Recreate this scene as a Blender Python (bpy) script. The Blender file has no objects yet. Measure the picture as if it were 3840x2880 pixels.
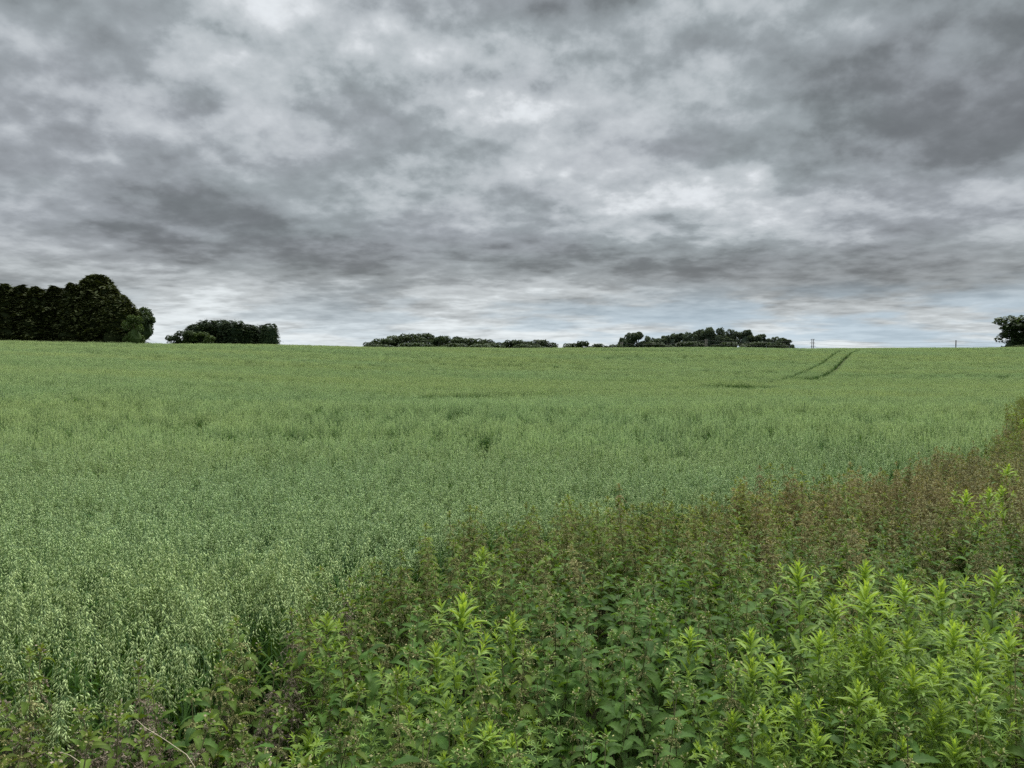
import bpy, math, random
import numpy as np
R = math.radians
scene = bpy.context.scene
COL = scene.collection

# ------------------------------------------------------------------ camera
EYE = 2.2                      # eye height above the verge
PITCH = R(2.53)
FPX = 769.0                    # focal length in pixels of a 1024 px wide frame
cam_data = bpy.data.cameras.new('camera')
cam_data.sensor_width = 36.0
cam_data.lens = FPX * 36.0 / 1024.0
cam_data.clip_start = 0.05
cam_data.clip_end = 12000
cam = bpy.data.objects.new('camera', cam_data)
COL.objects.link(cam)
cam.location = (0, 0, EYE)
cam.rotation_euler = (R(90) - PITCH, 0, 0)
scene.camera = cam

# ------------------------------------------------------------------ exposure, engine
scene.view_settings.view_transform = 'Standard'
scene.view_settings.look = 'None'
scene.view_settings.gamma = 1.0
EXPOSURE, ZENITH = 1.5, 3.3     # the photograph is exposed for the field; overhead sky is raised to light it
scene.view_settings.exposure = EXPOSURE
scene.view_settings.use_curve_mapping = False
scene.render.engine = 'CYCLES'
cy = scene.cycles
cy.max_bounces = 4
cy.diffuse_bounces = 2
cy.glossy_bounces = 2
cy.transmission_bounces = 2
cy.transparent_max_bounces = 4
cy.volume_bounces = 0
cy.use_denoising = False
cy.use_adaptive_sampling = False
cy.caustics_reflective = False
cy.caustics_refractive = False

SUN_EL, SUN_AZ = R(58), R(25)   # azimuth from +Y towards +X
sun_data = bpy.data.lights.new('sun', 'SUN')
sun_data.energy = 1.5
sun_data.angle = R(40)
sun_data.color = (1.0, 0.97, 0.91)
sun = bpy.data.objects.new('sun', sun_data)
COL.objects.link(sun)
sun.rotation_euler = (R(90) - SUN_EL, 0, math.pi - SUN_AZ)


def px_dir(px, py):
    """unit-depth direction (y = 1) of a point of the 3840 x 2880 photograph"""
    cx = (px / 3.75 - 512) / FPX
    cyv = (384 - py / 3.75) / FPX
    y = math.cos(PITCH) + cyv * math.sin(PITCH)
    z = cyv * math.cos(PITCH) - math.sin(PITCH)
    return cx / y, z / y


# ------------------------------------------------------------------ sky
SKY_X = [i * 320 for i in range(13)]
SKY_Y = [0, 130, 260, 390, 520, 650, 780, 910, 990, 1076, 1155, 1233, 1293]
SKY_T = np.array([
    [138, 138, 145, 210, 178, 168, 140, 122, 158, 158, 152, 138, 128],
    [148, 142, 142, 202, 192, 165, 145, 138, 170, 164, 142, 132, 122],
    [160, 150, 168, 190, 185, 202, 228, 190, 158, 152, 140, 128, 122],
    [150, 175, 180, 160, 160, 178, 210, 175, 165, 145, 132, 125, 122],
    [138, 165, 172, 167, 145, 138, 162, 155, 150, 138, 120, 118, 122],
    [145, 150, 138, 134, 150, 178, 165, 182, 165, 178, 155, 152, 145],
    [160, 138, 122, 120, 145, 162, 150, 190, 216, 212, 184, 150, 158],
    [155, 152, 122, 118, 140, 145, 150, 150, 160, 172, 150, 135, 152],
    [140, 168, 145, 128, 118, 122, 126, 122, 112, 112, 130, 135, 145],
    [165, 178, 175, 172, 160, 165, 170, 165, 158, 132, 112, 135, 168],
    [175, 190, 190, 180, 165, 185, 175, 185, 175, 165, 165, 175, 182],
    [198, 208, 212, 214, 203, 203, 203, 203, 196, 196, 198, 202, 198],
    [212, 222, 226, 236, 226, 226, 222, 222, 212, 210, 214, 210, 210]], float)


def sky_value(az, el):
    """cloud brightness (display value) seen at an azimuth and elevation"""
    x, y, z = math.sin(az) * math.cos(el), math.cos(az) * math.cos(el), math.sin(el)
    dz = y * math.cos(PITCH) - z * math.sin(PITCH)
    up = y * math.sin(PITCH) + z * math.cos(PITCH)
    px = (512 + FPX * x / dz) * 3.75
    py = (384 - FPX * up / dz) * 3.75
    fx = min(max(px, 0), 3840) / 320
    i = min(int(fx), 11)
    fx -= i
    row = SKY_T[:, i] * (1 - fx) + SKY_T[:, i + 1] * fx
    v = float(np.interp(py, SKY_Y, row))
    if py < 0:
        k = min(1.0, -py / 900)
        v = v * (1 - k) + 158 * k
    return v / 255.0


world = bpy.data.worlds.new('World')
scene.world = world
world.use_nodes = True
wt = world.node_tree
wt.nodes.clear()


class NT:
    """short-hand for building node trees"""
    def __init__(self, t):
        self.t = t

    def n(self, kind, **kw):
        x = self.t.nodes.new(kind)
        for k, v in kw.items():
            setattr(x, k, v)
        return x

    def put(self, sock, v):
        if v is None:
            return
        if hasattr(v, 'is_output') or isinstance(v, bpy.types.NodeSocket):
            self.t.links.new(v, sock)
        else:
            sock.default_value = v

    def m(self, op, a, b=None, c=None, clamp=False):
        x = self.n('ShaderNodeMath', operation=op, use_clamp=clamp)
        for i, v in enumerate((a, b, c)):
            self.put(x.inputs[i], v)
        return x.outputs[0]

    def vm(self, op, a, b=None, scale=None):
        x = self.n('ShaderNodeVectorMath', operation=op)
        self.put(x.inputs[0], a)
        self.put(x.inputs[1], b)
        if scale is not None:
            self.put(x.inputs['Scale'], scale)
        return x.outputs['Value' if op in ('LENGTH', 'DOT_PRODUCT') else 'Vector']

    def mix(self, f, a, b, kind='RGBA', blend='MIX'):
        x = self.n('ShaderNodeMix', data_type=kind, blend_type=blend) if kind == 'RGBA' else self.n('ShaderNodeMix', data_type=kind)
        i = 6 if kind == 'RGBA' else 2
        self.put(x.inputs[0], f)
        self.put(x.inputs[i], a)
        self.put(x.inputs[i + 1], b)
        return x.outputs[2 if kind == 'RGBA' else 0]

    def noise(self, vec, scale, detail=2.0, rough=0.5, dist=0.0, out='Fac', lac=2.0):
        x = self.n('ShaderNodeTexNoise')
        self.put(x.inputs['Vector'], vec)
        x.inputs['Scale'].default_value = scale
        x.inputs['Detail'].default_value = detail
        x.inputs['Roughness'].default_value = rough
        x.inputs['Lacunarity'].default_value = lac
        x.inputs['Distortion'].default_value = dist
        return x.outputs[out]

    def rng(self, v, a, b, c=0.0, d=1.0, smooth=True):
        x = self.n('ShaderNodeMapRange', interpolation_type='SMOOTHSTEP' if smooth else 'LINEAR')
        self.put(x.inputs[0], v)
        for i, k in enumerate((a, b, c, d)):
            x.inputs[1 + i].default_value = k
        return x.outputs[0]

    def ramp(self, f, stops, interp='B_SPLINE'):
        x = self.n('ShaderNodeValToRGB')
        r = x.color_ramp
        r.interpolation = interp
        while len(r.elements) < len(stops):
            r.elements.new(0.5)
        for e, (p, v) in zip(r.elements, stops):
            e.position = p
            e.color = (v, v, v, 1) if not hasattr(v, '__len__') else tuple(v) + (1,)
        self.put(x.inputs[0], f)
        return x.outputs[0]


def build_sky():
    w = NT(wt)
    out = w.n('ShaderNodeOutputWorld')
    bg = w.n('ShaderNodeBackground')
    bg.inputs['Strength'].default_value = 0.1
    wt.links.new(bg.outputs[0], out.inputs[0])
    tc = w.n('ShaderNodeTexCoord').outputs['Generated']
    s = w.n('ShaderNodeSeparateXYZ')
    wt.links.new(tc, s.inputs[0])
    x, y, z = s.outputs
    zc = w.m('MAXIMUM', z, 0.0)
    el = w.m('MULTIPLY', w.m('ARCSINE', zc), 180 / math.pi)
    az = w.m('MULTIPLY', w.m('ARCTAN2', x, y), 180 / math.pi)

    def deck(kk, sx=1.0):
        """direction laid out on a curved cloud deck overhead"""
        k = w.m('DIVIDE', 1.0, w.m('ADD', zc, kk))
        cp = w.n('ShaderNodeCombineXYZ')
        wt.links.new(w.m('MULTIPLY', w.m('MULTIPLY', x, k), sx), cp.inputs[0])
        wt.links.new(w.m('MULTIPLY', y, k), cp.inputs[1])
        return cp.outputs[0]
    q = deck(0.20, 0.85)
    # cloud masses have height as well as breadth: lumps that get smaller and flatter towards the horizon
    shr = w.m('ADD', 1.0, w.m('MULTIPLY', w.m('POWER', 2.718, w.m('MULTIPLY', zc, -14.0)), 1.3))
    pc = w.n('ShaderNodeCombineXYZ')
    wt.links.new(w.m('MULTIPLY', x, shr), pc.inputs[0])
    wt.links.new(w.m('MULTIPLY', y, shr), pc.inputs[1])
    wt.links.new(w.m('ADD', w.m('MULTIPLY', zc, 1.0), w.m('MULTIPLY', w.m('LOGARITHM', w.m('ADD', zc, 0.06), 2.71828), 0.15)), pc.inputs[2])
    p = pc.outputs[0]
    wn = w.noise(p, 5.0, 3.0, 0.5, 0.0, 'Color')
    wf = w.noise(p, 15.0, 7.0, 0.60, 0.0, 'Color')
    wv = w.vm('ADD', w.vm('SUBTRACT', wn, (.5, .5, .5)), w.vm('SCALE', w.vm('SUBTRACT', wf, (.5, .5, .5)), None, 0.65))
    sw = w.n('ShaderNodeSeparateXYZ')
    wt.links.new(wv, sw.inputs[0])
    env = w.rng(el, 0.0, 12.0, 0.16, 1.0, False)
    azw = w.m('ADD', az, w.m('MULTIPLY', sw.outputs[0], 11.0))
    elw = w.m('ADD', el, w.m('MULTIPLY', w.m('MULTIPLY', sw.outputs[1], 6.5), env))
    fa = w.m('DIVIDE', w.m('ADD', azw, 40.0), 80.0)
    els = [0.0, 0.8, 2.0, 3.5, 5.0, 6.5, 8.5, 10.5, 12.5, 15.0, 18.0, 21.0, 24.5, 31.0, 45.0]
    val = None
    for i, e in enumerate(els):
        stops = [((a + 40) / 80, sky_value(R(a), R(e))) for a in range(-40, 41, 4)]
        r = w.ramp(fa, stops, 'CARDINAL')
        if val is None:
            val = r
        else:
            val = w.mix(w.rng(elw, els[i - 1], e, 0, 1, False), val, r)
    # billows: a density field, and the light that falls on its upper edges
    def dens(pp):
        return w.noise(pp, 3.9, 8.0, 0.53, 0.0)

    up1 = (0.0, 0.0, 0.065)
    n1 = dens(p)
    lit = w.m('SUBTRACT', n1, dens(w.vm('ADD', p, up1)))         # upper edges catch the light, bases do not
    small = w.noise(w.vm('ADD', p, (3.1, 5.7, 1.3)), 13.0, 5.0, 0.5)
    plit = w.m('SUBTRACT', small, w.noise(w.vm('ADD', p, (3.1, 5.7, 1.325)), 13.0, 5.0, 0.5))
    n2 = w.noise(w.vm('ADD', p, (7.3, 2.1, 4.0)), 30.0, 5.0, 0.6, 0.2)
    low = w.rng(el, 0.3, 8.0, 0.75, 1.0, False)
    crisp = w.rng(val, 0.46, 0.72, 0.50, 1.0, False)       # bases are smooth, broken parts ragged
    d = w.m('ADD', w.m('MULTIPLY', w.m('SUBTRACT', 0.5, n1), 0.34), w.m('MULTIPLY', lit, 0.62))
    d = w.m('ADD', d, w.m('MULTIPLY', plit, 0.36))
    d = w.m('ADD', d, w.m('MULTIPLY', w.m('SUBTRACT', n2, 0.5), 0.13))
    v = w.m('ADD', val, w.m('MULTIPLY', w.m('MULTIPLY', d, low), crisp))
    v = w.m('ADD', v, 0.005)
    # sheets of cloud at a few depths: each keeps its own grey up to a ragged edge
    st = w.m('ADD', 0.455, w.rng(v, 0.465, 0.555, 0.0, 0.135))
    st = w.m('ADD', st, w.rng(v, 0.595, 0.685, 0.0, 0.15))
    st = w.m('ADD', st, w.rng(v, 0.735, 0.825, 0.0, 0.13))
    v = w.mix(w.m('MULTIPLY', 0.36, w.rng(el, 0.5, 5.0, 0.5, 1.0, False)), v, st, 'FLOAT')
    v = w.m('ADD', v, w.m('MULTIPLY', plit, 0.16))
    v = w.m('SMOOTH_MAX', v, 0.43, 0.08)
    v = w.m('MULTIPLY', w.m('SMOOTH_MIN', v, 0.90, 0.10), 1.05)
    lin = w.m('POWER', v, 2.2)
    # grey-blue bases, whiter lit parts
    cn = w.noise(q, 1.3, 3.0, 0.5)
    t1 = w.mix(w.rng(cn, 0.40, 0.62), (0.89, 1.005, 1.07, 1), (0.91, 0.99, 1.08, 1))
    tint = w.mix(w.rng(v, 0.60, 0.90), t1, (0.95, 1.0, 1.045, 1))
    tint = w.mix(w.rng(el, 9.0, 3.0), tint, (0.94, 1.005, 1.03, 1))
    colr = w.vm('SCALE', tint, None, lin)
    # thin places low over the horizon let the clear sky through, more of them to the right
    skyt = w.n('ShaderNodeTexSky', sky_type='NISHITA', sun_disc=False)
    skyt.sun_elevation = SUN_EL
    skyt.sun_rotation = SUN_AZ
    skyt.altitude = 100
    skyt.air_density = 1.0
    skyt.dust_density = 0.6
    up = w.n('ShaderNodeCombineXYZ')
    for i, k in enumerate((x, y, w.m('ADD', z, 0.30))):
        wt.links.new(k, up.inputs[i])
    wt.links.new(w.vm('NORMALIZE', up.outputs[0]), skyt.inputs[0])
    gap = w.m('MULTIPLY', w.rng(n1, 0.42, 0.58), w.rng(el, 5.5, 2.2))
    gap = w.m('MULTIPLY', gap, w.rng(az, -22.0, 20.0, 0.22, 0.62))
    blue = w.vm('SCALE', w.vm('ADD', w.vm('SCALE', skyt.outputs[0], None, 0.045), (0.29, 0.36, 0.36)), None, 1.0)
    base = w.mix(gap, colr, blue)
    # overcast sky, brightened overhead beyond its natural gradient to light the field
    zen = w.rng(z, 0.40, 1.0, 1.0, ZENITH, False)
    fin = w.vm('SCALE', base, None, w.m('MULTIPLY', zen, 10.0 / 2 ** EXPOSURE))
    wt.links.new(fin, bg.inputs['Color'])


build_sky()

# ------------------------------------------------------------------ numbers: noise, splines, terrain
rnd = random.Random(7)
npr = np.random.default_rng(7)


def vnoise(x, y, seed=0):
    """smooth value noise, about 0..1"""
    x = np.asarray(x, float)
    y = np.asarray(y, float)
    xi, yi = np.floor(x), np.floor(y)
    fx, fy = x - xi, y - yi
    fx = fx * fx * (3 - 2 * fx)
    fy = fy * fy * (3 - 2 * fy)

    def h(i, j):
        s = np.sin(i * 127.1 + j * 311.7 + seed * 74.7) * 43758.5453
        return s - np.floor(s)
    return (h(xi, yi) * (1 - fx) + h(xi + 1, yi) * fx) * (1 - fy) + (h(xi, yi + 1) * (1 - fx) + h(xi + 1, yi + 1) * fx) * fy


def row_slope(row):
    """drop below the eye per metre of depth of an image row of the 768 px frame"""
    c = (384 - np.asarray(row, float)) / FPX
    return (math.sin(PITCH) - c * math.cos(PITCH)) / (math.cos(PITCH) + c * math.sin(PITCH))


U_T = [-0.84, -0.666, -0.458, -0.146, 0.0, 0.333, 0.505, 0.667, 0.84]
RIDGE_D = [128, 135, 146, 175, 190, 205, 212, 216, 220]
RIDGE_ROW = [338.5, 340.6, 344.0, 347.2, 347.6, 348.0, 348.2, 346.9, 345.5]
OAT_H = 0.95


def pchip(xk, yk, x):
    """monotone cubic through the columns of knots; xk, yk: (k, n), x: (n,)"""
    h = np.diff(xk, axis=0)
    dl = np.diff(yk, axis=0) / h
    m = np.zeros_like(yk)
    a, b = dl[:-1], dl[1:]
    w1, w2 = 2 * h[1:] + h[:-1], h[1:] + 2 * h[:-1]
    ok = a * b > 0
    with np.errstate(divide='ignore', invalid='ignore'):
        m[1:-1] = np.where(ok, (w1 + w2) / (w1 / np.where(ok, a, 1) + w2 / np.where(ok, b, 1)), 0)
    m[0], m[-1] = dl[0], dl[-1]
    k = np.clip((x[None, :] >= xk).sum(0) - 1, 0, len(xk) - 2)
    j = np.arange(len(x))
    x0, hh = xk[k, j], h[k, j]
    t = np.clip((x - x0) / hh, 0, 1)
    y0, y1, m0, m1 = yk[k, j], yk[k + 1, j], m[k, j], m[k + 1, j]
    return (2 * t**3 - 3 * t**2 + 1) * y0 + (t**3 - 2 * t**2 + t) * hh * m0 + (-2 * t**3 + 3 * t**2) * y1 + (t**3 - t**2) * hh * m1


def ground_z(x, y):
    x = np.atleast_1d(np.asarray(x, float))
    y = np.atleast_1d(np.asarray(y, float))
    r = np.hypot(x, y)
    a = np.arctan2(x, y)
    lim = R(40)
    d = np.where(np.abs(a) <= lim, r * np.cos(np.clip(a, -lim, lim)), r * math.cos(lim))
    u = np.where(np.abs(a) <= lim, np.tan(np.clip(a, -lim, lim)), np.sign(a) * 0.839 * (1 - (np.abs(a) - lim) / (math.pi - lim)))
    rd = np.interp(u, U_T, RIDGE_D)
    rr = np.interp(u, U_T, RIDGE_ROW)
    o = np.ones_like(d)
    xs = np.array([0 * o, 3 * o, 10 * o, 30 * o, .33 * rd, .47 * rd, .65 * rd, .85 * rd, rd, 1.12 * rd, 1.5 * rd, 600 * o, 1500 * o, 6000 * o])
    off = [36.5, 24.0, 12.5, 3.6, 0.0, 0.7, 7.0]
    ys = [1.28 * o, 1.30 * o, 1.66 * o, 2.25 * o]
    for k, f in enumerate(off):
        ys.append(row_slope(rr + f) * xs[4 + k])
    ys += [6.0 * o, 12.0 * o, 40.0 * o]
    drop = pchip(xs, np.array(ys), d)
    z = EYE - drop - OAT_H
    bump = (vnoise(x / 9, y / 9, 3) - .5) * 0.10 + (vnoise(x / 2.7, y / 2.7, 4) - .5) * 0.05 + (vnoise(x / 27, y / 14, 5) - .5) * 0.35 * np.clip((d - 20) / 60, 0, 1)
    return z + bump * np.clip(1.2 - d / 900, 0, 1)


def gz(x, y):
    return float(ground_z([x], [y])[0])


def hit(px, py, above=OAT_H):
    """where the sight line of a photograph point meets the surface 'above' metres over the ground"""
    u, v = px_dir(px, py)
    d = np.concatenate([np.linspace(1.5, 60, 500), np.linspace(60.2, 240, 700)])
    zz = ground_z(u * d, d) + above
    f = EYE + v * d - zz
    k = np.nonzero(f < 0)[0]
    i = int(k[0]) if len(k) else len(d) - 1
    return u * d[i], d[i]


# edge between the oats and the weedy margin (x, y), from left to right
EDGE_X = [-60, -8, -2.5, -1.94, -1.6, -1.42, -1.27, -1.12, -1.0, -0.5, 0.0, 0.9, 3.0, 5.4, 9.9, 14, 25, 60, 160]
EDGE_Y = [-10, 2.2, 2.9, 3.0, 3.05, 3.3, 3.7, 4.4, 5.2, 6.3, 6.95, 7.7, 9.1, 10.7, 15.6, 21.2, 38, 86, 214]


def edge_y(x):
    return np.interp(x, EDGE_X, EDGE_Y)


# ------------------------------------------------------------------ materials
def set_in(bsdf, **kw):
    for k, v in kw.items():
        bsdf.inputs[k.replace('_', ' ')].default_value = v


def leaf_material(name, old, young, rough=0.5, trans=0.3, vein=0.25, vary=0.25, tone=(0.25, 0.1, -0.1), spec=0.35, veins_n=0.0, through=(1.25, 1.2, 0.55)):
    """old/young: base colours blended by the age stored on the mesh; leafdat = (across, along, age)"""
    mt = bpy.data.materials.new(name)
    mt.use_nodes = True
    t = mt.node_tree
    t.nodes.clear()
    w = NT(t)
    out = w.n('ShaderNodeOutputMaterial')
    at = w.n('ShaderNodeAttribute', attribute_type='GEOMETRY', attribute_name='leafdat')
    s = w.n('ShaderNodeSeparateXYZ')
    t.links.new(at.outputs['Vector'], s.inputs[0])
    ac, al, age = s.outputs
    inst = w.n('ShaderNodeAttribute', attribute_type='INSTANCER', attribute_name='tone').outputs['Fac']
    ri = w.n('ShaderNodeObjectInfo').outputs['Random']
    c = w.mix(age, old + (1,), young + (1,))
    br = w.m('ADD', 1.0, w.m('MULTIPLY', w.m('SUBTRACT', ri, 0.5), vary))
    c = w.vm('SCALE', c, None, br)
    c = w.vm('MULTIPLY', c, w.vm('ADD', (1, 1, 1), w.vm('SCALE', tone, None, inst)))
    if vein > 0:
        mid = w.rng(w.m('ABSOLUTE', ac), 0.10, 0.0)
        c = w.mix(w.m('MULTIPLY', mid, vein), c, tuple(min(1, 1.6 * a + .05) for a in young) + (1,))
    if veins_n > 0:
        ph = w.m('SUBTRACT', w.m('MULTIPLY', al, veins_n), w.m('MULTIPLY', w.m('ABSOLUTE', ac), 2.2))
        sv = w.rng(w.m('SINE', w.m('MULTIPLY', ph, 6.283)), 0.55, 1.0)
        c = w.mix(w.m('MULTIPLY', sv, 0.35), c, w.vm('SCALE', c, None, 0.62))
    geo = w.n('ShaderNodeNewGeometry')
    nz = w.noise(geo.outputs['Position'], 38.0, 2.0, 0.6)
    c = w.vm('SCALE', c, None, w.rng(nz, 0.2, 0.8, 0.84, 1.14, False))
    p = w.n('ShaderNodeBsdfPrincipled')
    t.links.new(c, p.inputs['Base Color'])
    set_in(p, Roughness=rough, Specular_IOR_Level=spec)
    if trans > 0:
        tr = w.n('ShaderNodeBsdfTranslucent')
        t.links.new(w.vm('MULTIPLY', c, through), tr.inputs['Color'])
        mx = w.n('ShaderNodeMixShader')
        mx.inputs[0].default_value = trans
        t.links.new(p.outputs[0], mx.inputs[1])
        t.links.new(tr.outputs[0], mx.inputs[2])
        t.links.new(mx.outputs[0], out.inputs[0])
    else:
        t.links.new(p.outputs[0], out.inputs[0])
    return mt


M = {}
M['oat_leaf'] = leaf_material('oat_leaf', (0.062, 0.140, 0.028), (0.110, 0.205, 0.048), 0.6, 0.32, 0.15, 0.35, (0.08, 0.03, -0.06), 0.10)
M['oat_stem'] = leaf_material('oat_stem', (0.065, 0.135, 0.050), (0.15, 0.25, 0.10), 0.5, 0.0, 0, 0.3, (0.10, 0.03, -0.10))
M['oat_grain'] = leaf_material('oat_grain', (0.44, 0.575, 0.235), (0.60, 0.72, 0.335), 0.6, 0.15, 0, 0.22, (0.08, 0.02, -0.06), 0.08, 0.0, (1.0, 1.02, 0.9))
M['nettle_leaf'] = leaf_material('nettle_leaf', (0.088, 0.155, 0.022), (0.160, 0.230, 0.042), 0.6, 0.32, 0.22, 0.55, (0.30, 0.08, 0.0), 0.14, 7)
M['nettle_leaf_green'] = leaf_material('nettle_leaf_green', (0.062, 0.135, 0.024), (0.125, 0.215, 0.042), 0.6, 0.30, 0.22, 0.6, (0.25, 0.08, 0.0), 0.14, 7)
M['nettle_leaf_brown'] = leaf_material('nettle_leaf_brown', (0.145, 0.172, 0.048), (0.215, 0.215, 0.08), 0.6, 0.25, 0.2, 0.5, (0.2, 0.05, 0.1), 0.14, 7)
M['nettle_stem'] = leaf_material('nettle_stem', (0.07, 0.085, 0.03), (0.13, 0.13, 0.05), 0.6, 0.0, 0, 0.4)
M['tassel_tan'] = leaf_material('tassel_tan', (0.28, 0.29, 0.115), (0.40, 0.375, 0.18), 0.8, 0.0, 0, 0.4, (0.1, 0.05, 0.0), 0.1)
M['tassel_brown'] = leaf_material('tassel_brown', (0.29, 0.272, 0.125), (0.40, 0.355, 0.18), 0.8, 0.0, 0, 0.4, (0.2, 0.05, 0.1), 0.1)
M['tassel_purple'] = leaf_material('tassel_purple', (0.25, 0.205, 0.150), (0.34, 0.28, 0.21), 0.8, 0.0, 0, 0.4, (0, 0, 0), 0.1)
M['herb_leaf'] = leaf_material('herb_leaf', (0.155, 0.27, 0.058), (0.385, 0.53, 0.10), 0.5, 0.40, 0.30, 0.3, (0.1, 0.1, 0.0), 0.2, 5)
M['herb_stem'] = leaf_material('herb_stem', (0.15, 0.20, 0.075), (0.22, 0.30, 0.09), 0.6, 0.0, 0, 0.3)
M['cleaver_leaf'] = leaf_material('cleaver_leaf', (0.13, 0.25, 0.035), (0.24, 0.38, 0.07), 0.5, 0.3, 0.15, 0.3)
M['straw'] = leaf_material('straw', (0.50, 0.42, 0.30), (0.60, 0.52, 0.38), 0.6, 0.1, 0, 0.3)


def plain_material(name, col, rough=0.8, scale=3.0, vary=0.35):
    mt = bpy.data.materials.new(name)
    mt.use_nodes = True
    t = mt.node_tree
    w = NT(t)
    p = t.nodes['Principled BSDF']
    geo = w.n('ShaderNodeNewGeometry')
    nz = w.noise(geo.outputs['Position'], scale, 6.0, 0.6)
    t.links.new(w.vm('SCALE', col, None, w.rng(nz, 0.2, 0.8, 1 - vary, 1 + vary, False)), p.inputs['Base Color'])
    set_in(p, Roughness=rough, Specular_IOR_Level=0.2)
    return mt


M['bark'] = plain_material('bark', (0.09, 0.07, 0.05), 0.9, 2.0)
M['pole_wood'] = plain_material('pole_wood', (0.045, 0.036, 0.030), 0.85, 4.0)
M['pole_pale'] = plain_material('pole_pale', (0.22, 0.20, 0.17), 0.85, 4.0)
M['steel'] = plain_material('steel', (0.06, 0.06, 0.065), 0.5, 5.0, 0.15)
M['porcelain'] = plain_material('porcelain', (0.22, 0.15, 0.12), 0.3, 9.0, 0.1)
M['conifer_needle'] = leaf_material('conifer_needle', (0.034, 0.048, 0.017), (0.092, 0.106, 0.036), 0.7, 0.08, 0, 0.35, (0, 0, 0), 0.15)
M['cypress_needle'] = leaf_material('cypress_needle', (0.026, 0.046, 0.022), (0.070, 0.100, 0.040), 0.7, 0.08, 0, 0.35, (0, 0, 0), 0.15)
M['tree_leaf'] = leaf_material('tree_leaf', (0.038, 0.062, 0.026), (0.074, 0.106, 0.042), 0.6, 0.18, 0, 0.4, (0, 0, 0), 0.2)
M['tree_leaf_hazed'] = leaf_material('tree_leaf_hazed', (0.068, 0.095, 0.062), (0.135, 0.170, 0.105), 0.7, 0.18, 0, 0.4, (0, 0, 0), 0.15)  # paler and greyer: distance haze put into the leaf colour
M['shrub_leaf'] = leaf_material('shrub_leaf', (0.055, 0.095, 0.022), (0.11, 0.16, 0.045), 0.6, 0.2, 0, 0.3, (0, 0, 0), 0.2)


def ground_material():
    mt = bpy.data.materials.new('ground_earth')
    mt.use_nodes = True
    t = mt.node_tree
    w = NT(t)
    p = t.nodes['Principled BSDF']
    pos = w.n('ShaderNodeNewGeometry').outputs['Position']
    big = w.noise(pos, 0.05, 4.0, 0.6)
    fine = w.noise(pos, 9.0, 8.0, 0.7)
    # soil and low green growth under the crop; pasture farther out
    soil = w.mix(fine, (0.030, 0.034, 0.016, 1), (0.060, 0.062, 0.030, 1))
    grass = w.mix(big, (0.050, 0.095, 0.030, 1), (0.085, 0.125, 0.045, 1))
    dist = w.vm('LENGTH', pos)
    c = w.mix(w.rng(dist, 190, 260), soil, grass)
    t.links.new(c, p.inputs['Base Color'])
    set_in(p, Roughness=0.95, Specular_IOR_Level=0.1)
    bm = w.n('ShaderNodeBump')
    bm.inputs['Strength'].default_value = 0.5
    bm.inputs['Distance'].default_value = 0.04
    t.links.new(fine, bm.inputs['Height'])
    t.links.new(bm.outputs[0], p.inputs['Normal'])
    return mt


M['ground'] = ground_material()


# ------------------------------------------------------------------ geometry containers
class Geo:
    """vertices, faces, material index per face, leafdat per vertex"""
    def __init__(self, *mats):
        self.mats = list(mats)
        self.v, self.f, self.mi, self.d, self.n = [], [], [], [], 0
        self._mesh = None

    def add(self, v, f, d=None, mi=0):
        v = np.asarray(v, float).reshape(-1, 3)
        self.v.append(v)
        if d is None:
            d = np.zeros((len(v), 3))
        d = np.asarray(d, float)
        if d.ndim == 1:
            d = np.tile(d, (len(v), 1))
        self.d.append(d)
        n = self.n
        self.f += [tuple(i + n for i in q) for q in f]
        self.mi += [mi] * len(f)
        self.n += len(v)

    def join(self, g, mat3, loc):
        """add a transformed copy of another Geo"""
        idx = []
        for m in g.mats:
            if m not in self.mats:
                self.mats.append(m)
            idx.append(self.mats.index(m))
        v = np.concatenate(g.v) @ np.asarray(mat3).T + np.asarray(loc)
        n = self.n
        self.v.append(v)
        self.d.append(np.concatenate(g.d))
        self.f += [tuple(i + n for i in q) for q in g.f]
        self.mi += [idx[k] for k in g.mi]
        self.n += len(v)

    def mesh(self, name='mesh', smooth=True):
        if self._mesh is None:
            me = bpy.data.meshes.new(name)
            me.from_pydata(np.concatenate(self.v).tolist(), [], self.f)
            for m in self.mats:
                me.materials.append(M[m])
            me.polygons.foreach_set('material_index', self.mi)
            me.polygons.foreach_set('use_smooth', [smooth] * len(self.f))
            at = me.attributes.new('leafdat', 'FLOAT_VECTOR', 'POINT')
            at.data.foreach_set('vector', np.concatenate(self.d).ravel())
            me.update()
            self._mesh = me
        return self._mesh


def rot(rx, ry, rz):
    cx, sx, cyy, sy, cz, sz = math.cos(rx), math.sin(rx), math.cos(ry), math.sin(ry), math.cos(rz), math.sin(rz)
    X = np.array([[1, 0, 0], [0, cx, -sx], [0, sx, cx]])
    Y = np.array([[cyy, 0, sy], [0, 1, 0], [-sy, 0, cyy]])
    Z = np.array([[cz, -sz, 0], [sz, cz, 0], [0, 0, 1]])
    return Z @ Y @ X


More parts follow.
